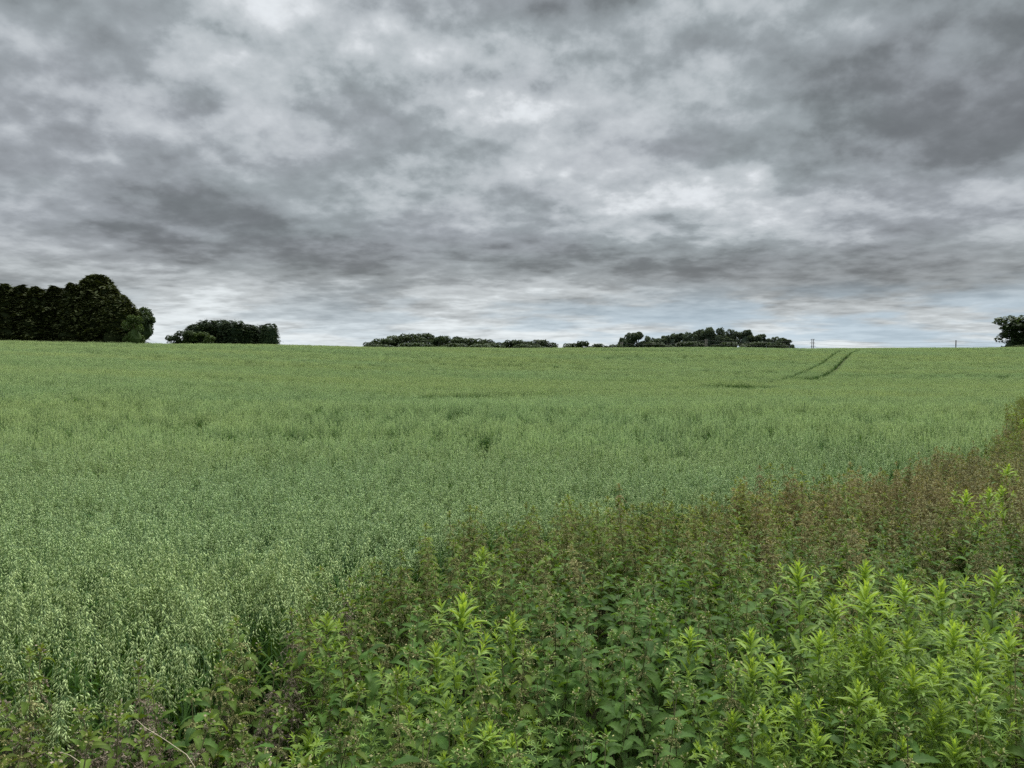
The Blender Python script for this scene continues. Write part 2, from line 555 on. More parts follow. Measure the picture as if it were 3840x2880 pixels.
def tube(g, pts, rad, sides=4, mi=0, d0=(0, 0, 0), d1=(0, 1, 1), cap=True):
    pts = np.asarray(pts, float)
    rad = np.broadcast_to(np.asarray(rad, float), (len(pts),))
    tang = np.gradient(pts, axis=0)
    tang /= np.linalg.norm(tang, axis=1)[:, None] + 1e-9
    ref = np.array([0, 0, 1.0]) if abs(tang[0][2]) < 0.8 else np.array([1.0, 0, 0])
    V, D = [], []
    for i, (p, t, r) in enumerate(zip(pts, tang, rad)):
        a = np.cross(t, ref)
        a /= np.linalg.norm(a) + 1e-9
        b = np.cross(t, a)
        f = i / (len(pts) - 1)
        for k in range(sides):
            an = 2 * math.pi * k / sides
            V.append(p + r * (a * math.cos(an) + b * math.sin(an)))
            D.append([d0[j] * (1 - f) + d1[j] * f for j in range(3)])
    F = []
    for i in range(len(pts) - 1):
        for k in range(sides):
            k2 = (k + 1) % sides
            F.append((i * sides + k, i * sides + k2, (i + 1) * sides + k2, (i + 1) * sides + k))
    if cap:
        F.append(tuple(range(sides))[::-1])
        F.append(tuple((len(pts) - 1) * sides + k for k in range(sides)))
    g.add(V, F, D, mi)


def leaf_verts(prof, segs, droop, fold=0.25, teeth=False, age=0.0, wave=0.0, start=0.0):
    """unit-long leaf blade from the origin along +x, bending down by 'droop' radians"""
    V, D = [], []
    p = np.zeros(3)
    ds = 1.0 / segs
    for i in range(segs + 1):
        t = i / segs
        ang = -droop * t ** 1.4 + start * (1 - t)
        w = prof(t)
        fw = 0.0
        if teeth and 0 < i < segs and t > 0.18:
            if i % 2:
                w *= 1.08
                fw = ds * 0.35
            else:
                w *= 0.80
        tx, tz = math.cos(ang), math.sin(ang)
        zz = fold * w + wave * w * math.sin(t * 17)
        V += [[p[0] + tx * fw - tz * zz, w, p[2] + tz * fw + tx * zz], list(p), [p[0] + tx * fw - tz * zz, -w, p[2] + tz * fw + tx * zz]]
        D += [[1, t, age], [0, t, age], [-1, t, age]]
        p = p + np.array([tx, 0, tz]) * ds
    F = []
    for i in range(segs):
        a, b = i * 3, (i + 1) * 3
        F += [(a, b, b + 1, a + 1), (a + 1, b + 1, b + 2, a + 2)]
    return V, F, D


def nettle_prof(t):
    if t < 0.14:
        return 0.014
    u = (t - 0.14) / 0.86
    return max(0.004, 0.40 * u ** 0.36 * (1 - u) ** 0.95)


def lance_prof(t):
    return max(0.004, 0.315 * (t + .02) ** 0.66 * (1 - t) ** 0.82)


def blade_prof(w):
    return lambda t: w * (0.75 + 0.6 * t) * (1 - t) ** 0.55 + 0.0006


# ------------------------------------------------------------------ scene objects
def tag(o, label=None, cat=None, group=None, kind=None):
    if label:
        o['label'] = label
    if cat:
        o['category'] = cat
    if group:
        o['group'] = group
    if kind:
        o['kind'] = kind
    return o


def link(o, parent=None):
    COL.objects.link(o)
    if parent is not None:
        o.parent = parent
    return o


def mesh_obj(name, me, parent=None, loc=(0, 0, 0), rz=(0, 0, 0), sc=1.0):
    o = bpy.data.objects.new(name, me)
    o.location = loc
    o.rotation_euler = rz
    o.scale = (sc, sc, sc) if not hasattr(sc, '__len__') else sc
    return link(o, parent)


def root_obj(name, loc, rz=(0, 0, 0), sc=1.0):
    o = bpy.data.objects.new(name, None)
    o.empty_display_size = 0.1
    o.location = loc
    o.rotation_euler = rz
    o.scale = (sc, sc, sc)
    return link(o)


# a plant is a list of parts: (name, Geo, location, rotation, scale)
def joined(parts, keep=None):
    g = Geo()
    for nm, pg, lc, rt, sc in parts:
        g.join(pg, rot(*rt) * sc, lc)
    return g


def plant_obj(name, parts, loc, rz, sc, label, cat, group=None):
    o = root_obj(name, loc, rz, sc)
    tag(o, label, cat, group)
    for nm, pg, lc, rt, s in parts:
        mesh_obj(nm, pg.mesh(nm), o, lc, rt, s)
    return o


# ------------------------------------------------------------------ ground
def build_ground():
    az = np.concatenate([np.arange(-180, -42, 3.0), np.arange(-42, 42, 0.75), np.arange(42, 180, 3.0)])
    rr = np.concatenate([[0.0001], np.geomspace(0.6, 6000, 150)])
    A, RR = np.meshgrid(R(1) * az, rr)
    x, y = RR * np.sin(A), RR * np.cos(A)
    z = ground_z(x.ravel(), y.ravel())
    n = len(az)
    v = np.stack([x.ravel(), y.ravel(), z], 1)
    f = []
    for i in range(len(rr) - 1):
        for j in range(n):
            j2 = (j + 1) % n
            f.append((i * n + j, i * n + j2, (i + 1) * n + j2, (i + 1) * n + j))
    g = Geo('ground')
    g.add(v, f)
    o = mesh_obj('ground', g.mesh('ground'))
    tag(o, kind='structure')


build_ground()


# ------------------------------------------------------------------ trees
def quads(g, c, size, rng, age, mi=0, flat=0.0, stretch=1.6, droop=0.0):
    """leaf clumps: a small bent quad at every centre, random facing"""
    n = len(c)
    nrm = rng.normal(size=(n, 3))
    nrm[:, 2] += flat * np.sign(nrm[:, 2] + 1e-6) * 2
    nrm /= np.linalg.norm(nrm, axis=1)[:, None]
    a = np.cross(nrm, rng.normal(size=(n, 3)))
    a /= np.linalg.norm(a, axis=1)[:, None]
    b = np.cross(nrm, a)
    s = np.broadcast_to(size, (n,))[:, None] * rng.uniform(.6, 1.3, (n, 1))
    p0 = c - a * s * stretch * .5
    p1 = c + b * s * .5
    p2 = c + a * s * stretch * .5 - np.array([0, 0, 1]) * s * droop
    p3 = c - b * s * .5
    v = np.stack([p0, p1, p2, p3], 1).reshape(-1, 3)
    f = [(4 * i, 4 * i + 1, 4 * i + 2, 4 * i + 3) for i in range(n)]
    d = np.zeros((4 * n, 3))
    d[:, 2] = np.repeat(np.broadcast_to(age, (n,)), 4)
    g.add(v, f, d, mi)


def blob_core(g, c, r, rng, mi=0, age=0.0):
    """closed dark core added inside a crown to block light through it"""
    V, F = [], []
    nu, nv = 9, 6
    for i in range(nv + 1):
        th = math.pi * i / nv
        for j in range(nu):
            ph = 2 * math.pi * j / nu
            k = 1 + rng.uniform(-.12, .12)
            V.append([c[0] + r[0] * k * math.sin(th) * math.cos(ph), c[1] + r[1] * k * math.sin(th) * math.sin(ph), c[2] + r[2] * k * math.cos(th)])
    for i in range(nv):
        for j in range(nu):
            j2 = (j + 1) % nu
            F.append((i * nu + j, (i + 1) * nu + j, (i + 1) * nu + j2, i * nu + j2))
    g.add(V, F, (0, 0, age), mi)


def conifer_crown(seed, mat, width=0.42, top_round=0.5, leaders=3, n=3600):
    """unit-high dense conifer clothed to the ground; width = half-width / height"""
    rng = np.random.default_rng(seed)
    g = Geo(mat)

    def rad(t):
        return width * np.clip((1 - t), 0, 1) ** top_round * (0.9 + 0.1 * t) * np.clip(t / .05 + .75, 0, 1)
    for t0, t1 in ((0.02, .34), (.2, .6), (.42, .86)):
        c = (t0 + t1) / 2
        blob_core(g, (0, 0, c), (rad(c) * .78, rad(c) * .78, (t1 - t0) * .62), rng)  # unseen inner core, added to stop light coming through
    # sprays carried on branches: each branch is a short fan pointing out and slightly down
    nb = n // 9
    t = rng.uniform(0.02, 0.985, nb) ** 0.9
    ph = rng.uniform(0, 2 * math.pi, nb)
    rr = rad(t) * (0.78 + 0.30 * vnoise(ph * 2.2, t * 11, seed))
    rr = rr * np.where(rng.random(nb) < .18, rng.uniform(1.05, 1.28, nb), 1.0)
    C, S, G = [], [], []
    for i in range(nb):
        base = np.array([math.cos(ph[i]), math.sin(ph[i]), 0])
        side = np.array([-base[1], base[0], 0])
        for k in range(9):
            q = k / 8
            r = rr[i] * (0.72 + .36 * q)
            p = base * r + side * rng.normal() * .018 + np.array([0, 0, t[i] + 0.014 * math.sin(q * 3) - .026 * q * q + rng.normal() * .006])
            C.append(p)
            S.append(0.030 - 0.014 * q)
            G.append(np.clip(q * 0.55 + rng.uniform(-.15, .45), 0, 1))
    quads(g, np.array(C), np.array(S), rng, np.array(G), 0, 0.6, 2.6, 0.35)
    # soft leading shoots
    for k in range(leaders):
        x, y = rng.uniform(-1, 1, 2) * width * .62
        h = float(np.clip(1 - (math.hypot(x, y) / (width * .95)) ** (1 / top_round), .5, 1))
        m = 16
        zz = np.linspace(h - .12, h + .05 + .06 * rng.random(), m)
        c = np.stack([x + rng.normal(size=m) * .010 * (1 - np.linspace(0, .9, m)) * 2, y + rng.normal(size=m) * .01, zz], 1)
        quads(g, c, 0.027 * (1.15 - np.linspace(0, 1, m)), rng, 0.6, 0, 0.2, 2.2, .1)
    return g


def broad_crown(seed, mat, lobes=14, width=0.45, base=0.12, n=5200, leaf=0.034, loose=0.0, flat_top=0.0):
    """unit-high broadleaf crown: lobes of leaf clumps round limbs, with gaps between"""
    rng = np.random.default_rng(seed)
    g = Geo(mat)
    L = []
    for i in range(lobes):
        t = rng.uniform(0, 1)
        zc = base + .12 + (0.80 - base) * t ** .8
        rmax = width * (1 - max(0, (zc - .55) / .62) ** 2 * (1 - flat_top)) * .78
        ph = rng.uniform(0, 6.283)
        q = math.sqrt(rng.uniform(.05, 1)) * rmax
        rad = rng.uniform(.11, .19) * (1 - .35 * loose)
        L.append((np.array([q * math.cos(ph), q * math.sin(ph), min(zc, .985 - rad * .8)]), rad))
    L.append((np.array([0, 0, .86]), .13))
    if loose < .5:
        blob_core(g, (0, 0, base + .36), (width * .50, width * .50, .30), rng)
    per = n // len(L)
    for c, r in L:
        dv = rng.normal(size=(per, 3))
        dv /= np.linalg.norm(dv, axis=1)[:, None]
        rad = r * rng.uniform(.35 if loose else .6, 1.0, per) ** .5 * (0.75 + .5 * vnoise(dv[:, 0] * 3 + 9, dv[:, 1] * 3 + dv[:, 2] * 2, seed))
        p = c + dv * rad[:, None] * np.array([1.1, 1.1, .82])
        p[:, 2] = np.maximum(p[:, 2], 0.01)
        quads(g, p, leaf, rng, np.clip(rng.uniform(-.1, .8, per) + dv[:, 2] * .15, 0, 1), 0, 0.3, 1.5, 0.1)
    return g, L


def trunk_geo(lobes=None, h=0.55, r=0.022, base_r=None):
    g = Geo('bark')
    tube(g, [[0, 0, -.03], [0.004, 0, h * .3], [-.004, .003, h * .65], [0, 0, h]], [r * 1.3, r, r * .8, r * .5], 7)
    for c, rad in (lobes or [])[:9]:
        s = np.array([0, 0, min(h * .9, max(.12, c[2] * .55))])
        m = (s + c) / 2 + np.array([0, 0, .03])
        tube(g, [s, m, c], [r * .5, r * .32, r * .14], 5)
    return g


CON = [conifer_crown(11, 'conifer_needle', .30, .24, 9, 5400), conifer_crown(12, 'conifer_needle', .27, .22, 8, 5400), conifer_crown(13, 'conifer_needle', .33, .28, 9, 5400)]
PEAK = [conifer_crown(16, 'conifer_needle', .24, .70, 3, 3600), conifer_crown(17, 'conifer_needle', .22, .62, 4, 3600)]
BIGCON = conifer_crown(15, 'conifer_needle', .40, .46, 12, 9900)
CYP = [conifer_crown(21, 'cypress_needle', .40, .24, 8, 4500), conifer_crown(22, 'cypress_needle', .34, .20, 8, 4500)]
CON_TRUNK = trunk_geo(None, .9, .02)
BR, BT = [], []
for s_, mat_, lo_, wd_, ls_ in ((31, 'tree_leaf', 22, .50, 0), (32, 'tree_leaf', 24, .62, 0), (33, 'tree_leaf_hazed', 14, .44, .45), (34, 'tree_leaf_hazed', 17, .54, .35), (35, 'tree_leaf_hazed', 13, .36, .6), (36, 'shrub_leaf', 15, .62, 0), (37, 'tree_leaf', 16, .46, .3)):
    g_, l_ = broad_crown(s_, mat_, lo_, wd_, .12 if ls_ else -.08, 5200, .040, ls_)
    BR.append(g_)
    BT.append(trunk_geo(l_, .6, .022))


def tree(name, label, cat, group, px, top, width_px, d, crown, trunk, half, yaw, sink=0.0):
    """px, top, width_px in photograph pixels; the tree stands at depth d on the ground there"""
    u, v = px_dir(px, top)
    x, y = u * d, d
    z0 = gz(x, y) - sink
    h = EYE + v * d - z0
    wx = width_px / 3.75 / FPX * d / (2 * half * h)     # widen or narrow to the seen width
    o = root_obj(name, (x, y, z0), (0, 0, yaw))
    tag(o, label, cat, group)
    mesh_obj('crown', crown.mesh('crown', False), o, (0, 0, 0), (0, 0, 0), (h * wx, h * wx, h))
    mesh_obj('trunk', trunk.mesh('trunk'), o, (0, 0, 0), (0, 0, 0), (h * min(wx, 1), h * min(wx, 1), h))
    return o


def build_trees():
    for i, (px, top, wd, lab) in enumerate((
            (17, 1063, 190, 'narrow conifer tip at the far left of the tall row'),
            (80, 1069, 150, 'narrow conifer tip, second peak of the tall row'),
            (132, 1074, 180, 'narrow conifer tip, third peak of the tall row'),
            (205, 1072, 170, 'narrow conifer tip, fourth peak of the tall row'),
            (266, 1060, 160, 'narrow conifer tip just left of the big rounded conifer'))):
        tree('conifer_tree', lab, 'tree', 'dark conifers in the tall row on the left', px, top, wd, 147 + i % 2, PEAK[i % 2], CON_TRUNK, (.24, .22)[i % 2], i * 1.9)
    k = 0
    for px, top, wd, dd, gi, lab in (
            (-70, 1072, 270, 152, 0, 'dark conifer cut off by the left edge of the photo'),
            (25, 1078, 250, 150, 1, 'dark conifer at the far left end of the tall hedge'),
            (105, 1082, 240, 151, 2, 'dark conifer with thin leading shoots, second in from the left edge'),
            (170, 1085, 240, 149, 0, 'dark conifer in the middle of the flat topped row'),
            (240, 1083, 220, 151, 1, 'dark conifer with a low top just before the row steps up'),
            (292, 1070, 190, 149, 2, 'dark conifer leaning against the left flank of the big rounded one')):
        k += 1
        tree('conifer_tree', lab, 'tree', 'dark conifers in the tall row on the left', px, top, wd, dd, CON[gi], CON_TRUNK, (.30, .27, .33)[gi], k * 1.3)
    tree('conifer_tree', 'biggest rounded dark conifer, highest crown of the left row', 'tree', 'dark conifers in the tall row on the left', 365, 1030, 300, 150, BIGCON, CON_TRUNK, .40, .6)
    tree('conifer_tree', 'dark conifer sloping down on the right flank of the biggest one', 'tree', 'dark conifers in the tall row on the left', 440, 1108, 190, 147, CON[2], CON_TRUNK, .33, 2.2)
    tree('broadleaf_tree', 'broad leaved tree with drooping boughs at the right end of the conifer row', 'tree', None, 535, 1146, 120, 149, BR[6], BT[6], .46, 1.0)
    tree('broadleaf_shrub', 'lighter green shrub in front of the conifer row, at its right end', 'shrub', None, 502, 1180, 95, 143, BR[5], BT[5], .62, .4)
    for i, (px, top, wd, lab) in enumerate((
            (738, 1216, 130, 'black green cypress at the left slope of the second clump'),
            (775, 1200, 120, 'black green cypress with the highest tip of the second clump'),
            (826, 1199, 130, 'black green cypress in the middle of the second clump, level with its highest tip'),
            (878, 1202, 130, 'black green cypress where the top of the second clump begins to fall'),
            (925, 1216, 125, 'black green cypress in the dip of the second clump'),
            (970, 1219, 120, 'black green cypress in the low right half of the second clump'),
            (1012, 1212, 88, 'black green cypress closing the second clump on its right'))):
        tree('cypress_tree', lab, 'tree', 'cypresses in the second clump from the left', px, top, wd, 240 + (i % 3) * 2, CYP[i % 2], CON_TRUNK, (.40, .34)[i % 2], i * 1.7)
    for i, (px, top, wd, ci, lab) in enumerate((
            (655, 1255, 85, 1, 'low dark shrub tapering off the left end of the second clump'),
            (700, 1238, 110, 1, 'dark rounded shrub left of the pale green one in the second clump'),
            (755, 1244, 140, 5, 'paler green round shrub in front of the second clump'))):
        tree('broadleaf_shrub', lab, 'shrub', 'shrubs round the second clump', px, top, wd, 233, BR[ci], BT[ci], .62, i * 2.1)
    grp = 'trees of the long low copse in the middle of the skyline'
    for i, (px, top, wd, lab) in enumerate((
            (1395, 1281, 60, 'lowest tree at the left tip of the middle copse'),
            (1438, 1268, 80, 'dark tree on the rising left slope of the middle copse'),
            (1490, 1258, 90, 'dark tree below the left shoulder of the middle copse'),
            (1548, 1249, 100, 'round dark tree on top of the middle copse, left of its twin'),
            (1606, 1249, 95, 'round dark tree on top of the middle copse, right of its twin'),
            (1652, 1257, 70, 'dark tree just past the summit of the middle copse'),
            (1692, 1269, 66, 'dark tree in the first notch of the middle copse'),
            (1726, 1261, 70, 'dark tree standing up after the first notch of the middle copse'),
            (1772, 1267, 74, 'dark tree in the even stretch right of the first notch'),
            (1815, 1271, 68, 'dark tree at the end of the even stretch of the middle copse'),
            (1856, 1283, 62, 'low tree in the second notch of the middle copse'),
            (1928, 1273, 84, 'round tree standing up right of the second notch'),
            (1896, 1284, 50, 'small tree tucked left of the round one past the second notch'),
            (1982, 1278, 72, 'dark tree between the last two round ones of the middle copse'),
            (2036, 1273, 80, 'last round tree at the right end of the middle copse'),
            (2076, 1294, 32, 'tiny bush trailing off the right end of the middle copse'))):
        tree('broadleaf_tree', lab, 'tree', grp, px, top, wd * 1.45, 385 + (i * 7) % 5 * 4, BR[i % 2], BT[i % 2], (.50, .62)[i % 2], i * 1.9)
    for i, (px, top, wd, lab) in enumerate((
            (1440, 1289, 150, 'dark bushes under the rising left slope of the middle copse'),
            (1560, 1284, 170, 'dark bushes under the top of the middle copse'),
            (1690, 1286, 170, 'dark bushes under the first notch of the middle copse'),
            (1820, 1288, 170, 'dark bushes under the second notch of the middle copse'),
            (1980, 1290, 170, 'dark bushes under the last round trees of the middle copse'))):
        tree('broadleaf_shrub', lab, 'shrub', 'bushes along the foot of the middle copse', px, top, wd, 376, BR[1], BT[1], .62, i * 1.7)
    for i, (px, top, wd, lab) in enumerate((
            (2140, 1286, 56, 'low tree first after the gap in the skyline'),
            (2181, 1277, 58, 'taller round tree just after the gap in the skyline'),
            (2236, 1288, 60, 'low tree midway between the gap and the tall wood'),
            (2280, 1296, 44, 'lowest bush between the gap and the tall wood'),
            (2312, 1291, 50, 'bush touching the left foot of the tall wood'))):
        tree('broadleaf_tree', lab, 'tree', 'small trees between the gap and the tall wood', px, top, wd * 1.3, 430, BR[i % 2], BT[i % 2], (.50, .62)[i % 2], i * 2.3)
    grp = 'trees of the tall wood behind the power line'
    for i, (px, top, wd, lab) in enumerate((
            (2335, 1264, 44, 'thin open tree at the left end of the tall wood'),
            (2362, 1245, 52, 'airy tree rising beside the left end of the tall wood'),
            (2396, 1242, 72, 'full crowned tree on the left hump of the tall wood'),
            (2432, 1258, 56, 'tree falling off right of the left hump of the tall wood'),
            (2462, 1266, 60, 'low tree in the saddle after the left hump'),
            (2492, 1256, 62, 'tree climbing out of the saddle in the tall wood'),
            (2522, 1248, 62, 'tree in the left part of the level middle of the tall wood'),
            (2556, 1247, 62, 'tree in the right part of the level middle of the tall wood'),
            (2588, 1243, 60, 'tree just left of the highest crowns of the wood'),
            (2622, 1232, 66, 'tall tree on the left shoulder of the highest crowns'),
            (2658, 1223, 76, 'highest tree of the whole wood'),
            (2694, 1226, 64, 'tall tree with the steep right side above the notch'),
            (2728, 1262, 50, 'short tree seen in the notch of the tall wood'),
            (2748, 1232, 66, 'round headed tree standing free just right of the notch'),
            (2797, 1234, 80, 'broad tree on the right hump of the tall wood'),
            (2850, 1250, 76, 'tree on the first step down at the right of the wood'),
            (2900, 1261, 64, 'tree on the second step down at the right of the wood'),
            (2938, 1265, 66, 'last big tree at the right end of the wood'),
            (2974, 1290, 40, 'small bush trailing off the right end of the wood'))):
        ci = (2, 3, 4, 3, 2)[i % 5]
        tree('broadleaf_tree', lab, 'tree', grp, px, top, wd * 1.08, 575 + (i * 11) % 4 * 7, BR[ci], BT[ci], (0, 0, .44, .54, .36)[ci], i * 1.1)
    for i, (px, wd, t_) in enumerate(((2460, 130, 1281), (2590, 140, 1279), (2720, 120, 1281), (2830, 140, 1280), (2925, 90, 1285))):
        tree('broadleaf_shrub', ('bushy undergrowth at the foot of the left hump of the wood', 'bushy undergrowth below the level middle of the wood', 'bushy undergrowth below the notch of the wood',
             'bushy undergrowth below the right hump of the wood', 'bushy undergrowth below the last big tree of the wood')[i], 'shrub', 'bushes along the foot of the wood', px, t_, wd, 568, BR[1], BT[1], .62, i * 1.3)
    tree('broadleaf_tree', 'big dark tree cut by the right edge of the photo', 'tree', None, 3862, 1182, 250, 235, BR[0], BT[0], .50, 2.0, 1.0)
    tree('broadleaf_tree', 'dark tree behind the big one at the right edge', 'tree', None, 3915, 1215, 190, 240, BR[0], BT[0], .50, 1.1, 1.0)
    tree('broadleaf_tree', 'low dark boughs at the left foot of the big tree at the right edge', 'tree', None, 3798, 1236, 115, 236, BR[1], BT[1], .62, .3, 1.5)
    tree('bramble_bush', 'low brownish bramble bush in front of the big tree at the right edge', 'shrub', None, 3830, 1293, 130, 222, BR[5], BT[5], .62, 1.5)


build_trees()


# ------------------------------------------------------------------ power line
def build_power_line():
    spots = [(3585, 505, 1276), (3048, 520, 1271), (2648, 533, 1272), (2331, 545, 1284)]
    pos = []
    for px, d, top in spots:
        u, v = px_dir(px, top)
        pos.append((u * d, d, EYE + v * d))
    dirv = np.array([pos[0][0] - pos[1][0], pos[0][1] - pos[1][1]])
    # one support beyond each end keeps the wires going
    pos.insert(0, (pos[0][0] + dirv[0], pos[0][1] + dirv[1], pos[0][2] + .3))
    ends = []
    labs = [None, 'dark pole pair near the right edge, seen almost edge on', 'dark twin pole with three cross arms just right of the wood',
            'pale twin pole standing against the highest trees of the wood', 'pale twin pole standing against the left end of the wood']
    for i, (x, y, zt) in enumerate(pos):
        z0 = gz(x, y)
        h = zt - z0
        yaw = math.atan2(dirv[1], dirv[0]) + (R(0) if i > 1 else R(62))
        if i:
            o = root_obj('power_pole', (x, y, z0), (0, 0, yaw))
            tag(o, labs[i], 'pole', 'wooden power poles along the horizon')
            wood = 'pole_pale' if i > 2 else 'pole_wood'
            g = Geo(wood)
            tube(g, [[0, 0, -.5], [0, 0, h]], [.25, .21], 8)
            for s in (-.55, .55):
                mesh_obj('post', g.mesh('post'), o, (s, 0, 0))
            for zz, x0, x1 in ((h - .15, -1.25, 1.25), (h - 2.6, -1.75, 1.25), (h - 4.9, -1.25, 1.75)):
                a = Geo('steel')
                for sy in (-.2, .2):
                    tube(a, [[x0, sy, 0], [x1, sy, 0]], [.10, .10], 4)
                ao = mesh_obj('cross_arm', a.mesh('cross_arm'), o, (0, 0, zz))
                ig = Geo('porcelain')
                tube(ig, [[0, 0, 0], [0, 0, -.1], [0, 0, -.2], [0, 0, -.35]], [.05, .12, .08, .05], 7)
                mesh_obj('insulator', ig.mesh('insulator'), ao, (x0 + .1, 0, -.05))
                mesh_obj('insulator', ig.mesh('insulator'), ao, (x1 - .1, 0, -.05))
        ends.append((x, y, zt))
    names = ['uppermost power line wire strung between the poles', 'middle power line wire strung between the poles', 'lowest power line wire, just above the crop']
    for k, dz in enumerate((.75, 3.2, 5.5)):
        g = Geo('steel')
        for a, b in zip(ends[:-1], ends[1:]):
            pts = []
            for t in np.linspace(0, 1, 15):
                pts.append([a[0] * (1 - t) + b[0] * t, a[1] * (1 - t) + b[1] * t, a[2] * (1 - t) + b[2] * t - dz - 2.0 * 4 * t * (1 - t) * .75])
            tube(g, pts, .045, 4)
        tag(mesh_obj('power_line_wire', g.mesh('wire')), names[k], 'wire', 'power line wires')


build_power_line()


# ------------------------------------------------------------------ scattering of what nobody could count
def scatter_tree(name, sources):
    ng = bpy.data.node_groups.new(name, 'GeometryNodeTree')
    ng.interface.new_socket('Geometry', in_out='INPUT', socket_type='NodeSocketGeometry')
    ng.interface.new_socket('Geometry', in_out='OUTPUT', socket_type='NodeSocketGeometry')
    N, L = ng.nodes, ng.links
    gi, go = N.new('NodeGroupInput'), N.new('NodeGroupOutput')
    g2i = N.new('GeometryNodeGeometryToInstance')
    for s in reversed(sources):            # a multi-input socket takes its links last first
        oi = N.new('GeometryNodeObjectInfo')
        oi.inputs['Object'].default_value = s
        oi.inputs['As Instance'].default_value = False
        L.new(oi.outputs['Geometry'], g2i.inputs[0])
    iop = N.new('GeometryNodeInstanceOnPoints')
    L.new(gi.outputs[0], iop.inputs['Points'])
    L.new(g2i.outputs[0], iop.inputs['Instance'])
    iop.inputs['Pick Instance'].default_value = True

    def attr(nm, ty):
        a = N.new('GeometryNodeInputNamedAttribute')
        a.data_type = ty
        a.inputs[0].default_value = nm
        return a.outputs['Attribute']
    L.new(attr('pick', 'INT'), iop.inputs['Instance Index'])
    e = N.new('FunctionNodeEulerToRotation')
    L.new(attr('turn', 'FLOAT_VECTOR'), e.inputs[0])
    L.new(e.outputs[0], iop.inputs['Rotation'])
    L.new(attr('size', 'FLOAT_VECTOR'), iop.inputs['Scale'])
    L.new(iop.outputs[0], go.inputs[0])
    return ng


def scatter(name, geos, P, pick, turn, size, tone, label=None):
    me = bpy.data.meshes.new(name)
    me.vertices.add(len(P))
    me.vertices.foreach_set('co', np.asarray(P, np.float32).ravel())
    for nm, ty, arr, key in (('pick', 'INT', pick, 'value'), ('turn', 'FLOAT_VECTOR', turn, 'vector'), ('size', 'FLOAT_VECTOR', size, 'vector'), ('tone', 'FLOAT', tone, 'value')):
        a = me.attributes.new(nm, ty, 'POINT')
        a.data.foreach_set(key, np.asarray(arr, np.int32 if ty == 'INT' else np.float32).ravel())
    o = mesh_obj(name, me)
    src = [bpy.data.objects.new(name + '_source', g.mesh(name + '_piece')) for g in geos]
    md = o.modifiers.new('scatter', 'NODES')
    md.node_group = scatter_tree(name + '_scatter', src)
    tag(o, label, kind='stuff')
    return o


# ------------------------------------------------------------------ oats
def spindle(g, p, dirv, L, r, mi, age, rng):
    d = np.asarray(dirv, float)
    d /= np.linalg.norm(d)
    a = np.cross(d, rng.normal(size=3))
    a /= np.linalg.norm(a)
    b = np.cross(d, a)
    m = p + d * L * .38
    V = [p, m + a * r, m + b * r * .8, m - a * r, m - b * r * .8, p + d * L]
    F = [(0, 1, 2), (0, 2, 3), (0, 3, 4), (0, 4, 1), (5, 2, 1), (5, 3, 2), (5, 4, 3), (5, 1, 4)]
    g.add(V, F, (0, 0, age), mi)


def oat_panicle(seed):
    """narrow panicle: whorls of thin branches hanging along the axis, pale husks pointing down and out"""
    rng = np.random.default_rng(seed)
    g = Geo('oat_grain', 'oat_stem')
    L = rng.uniform(.22, .27)
    nod = (.2, .5, .9, 1.3, 1.7, .4, 1.0, 2.0)[seed % 8]
    ax = [np.zeros(3)]
    for t in np.linspace(0, 1, 8)[1:]:
        an = nod * t ** 2.0
        ax.append(ax[-1] + np.array([math.sin(an), 0, math.cos(an)]) * L / 7)
    ax = np.array(ax)
    tube(g, ax, np.linspace(.0016, .0006, 8), 3, 1, (0, 0, .6), (0, 1, 1), False)
    for k, t in enumerate(np.linspace(.12, 1.0, 9)):
        p = np.array([np.interp(t * 7, range(8), ax[:, j]) for j in range(3)])
        for b in range(4 if t < .9 else 2):
            ph = rng.uniform(0, 6.283)
            bl = rng.uniform(.035, .095) * (1.1 - .65 * t)
            o = np.array([math.cos(ph), math.sin(ph), 0])
            mid = p + o * bl * .30 + np.array([0, 0, bl * .12])
            e = p + o * bl * .50 + np.array([0, 0, -bl * rng.uniform(.35, .85)])
            tube(g, [p, mid, e], .0006, 3, 1, (0, 0, .8), (0, 1, 1), False)
            for q in (1.0, .5, .1)[:3 if bl > .07 else 2]:
                dv = o * rng.uniform(.25, .95) + np.array([rng.normal() * .22, rng.normal() * .22, -rng.uniform(.6, 1.1)])
                spindle(g, mid * (1 - q) + e * q, dv, rng.uniform(.026, .035), rng.uniform(.0032, .0043), 0, rng.uniform(0, 1), rng)
    return g


OAT_LEAF = []
for i_ in range(4):
    g_ = Geo('oat_leaf')
    g_.add(*leaf_verts(blade_prof((.030, .036, .042, .028)[i_]), 7, (1.1, 1.9, 2.5, 0.6)[i_], .5, False, .1 + .2 * i_))
    OAT_LEAF.append(g_)
OAT_PAN = [oat_panicle(100 + i_) for i_ in range(8)]


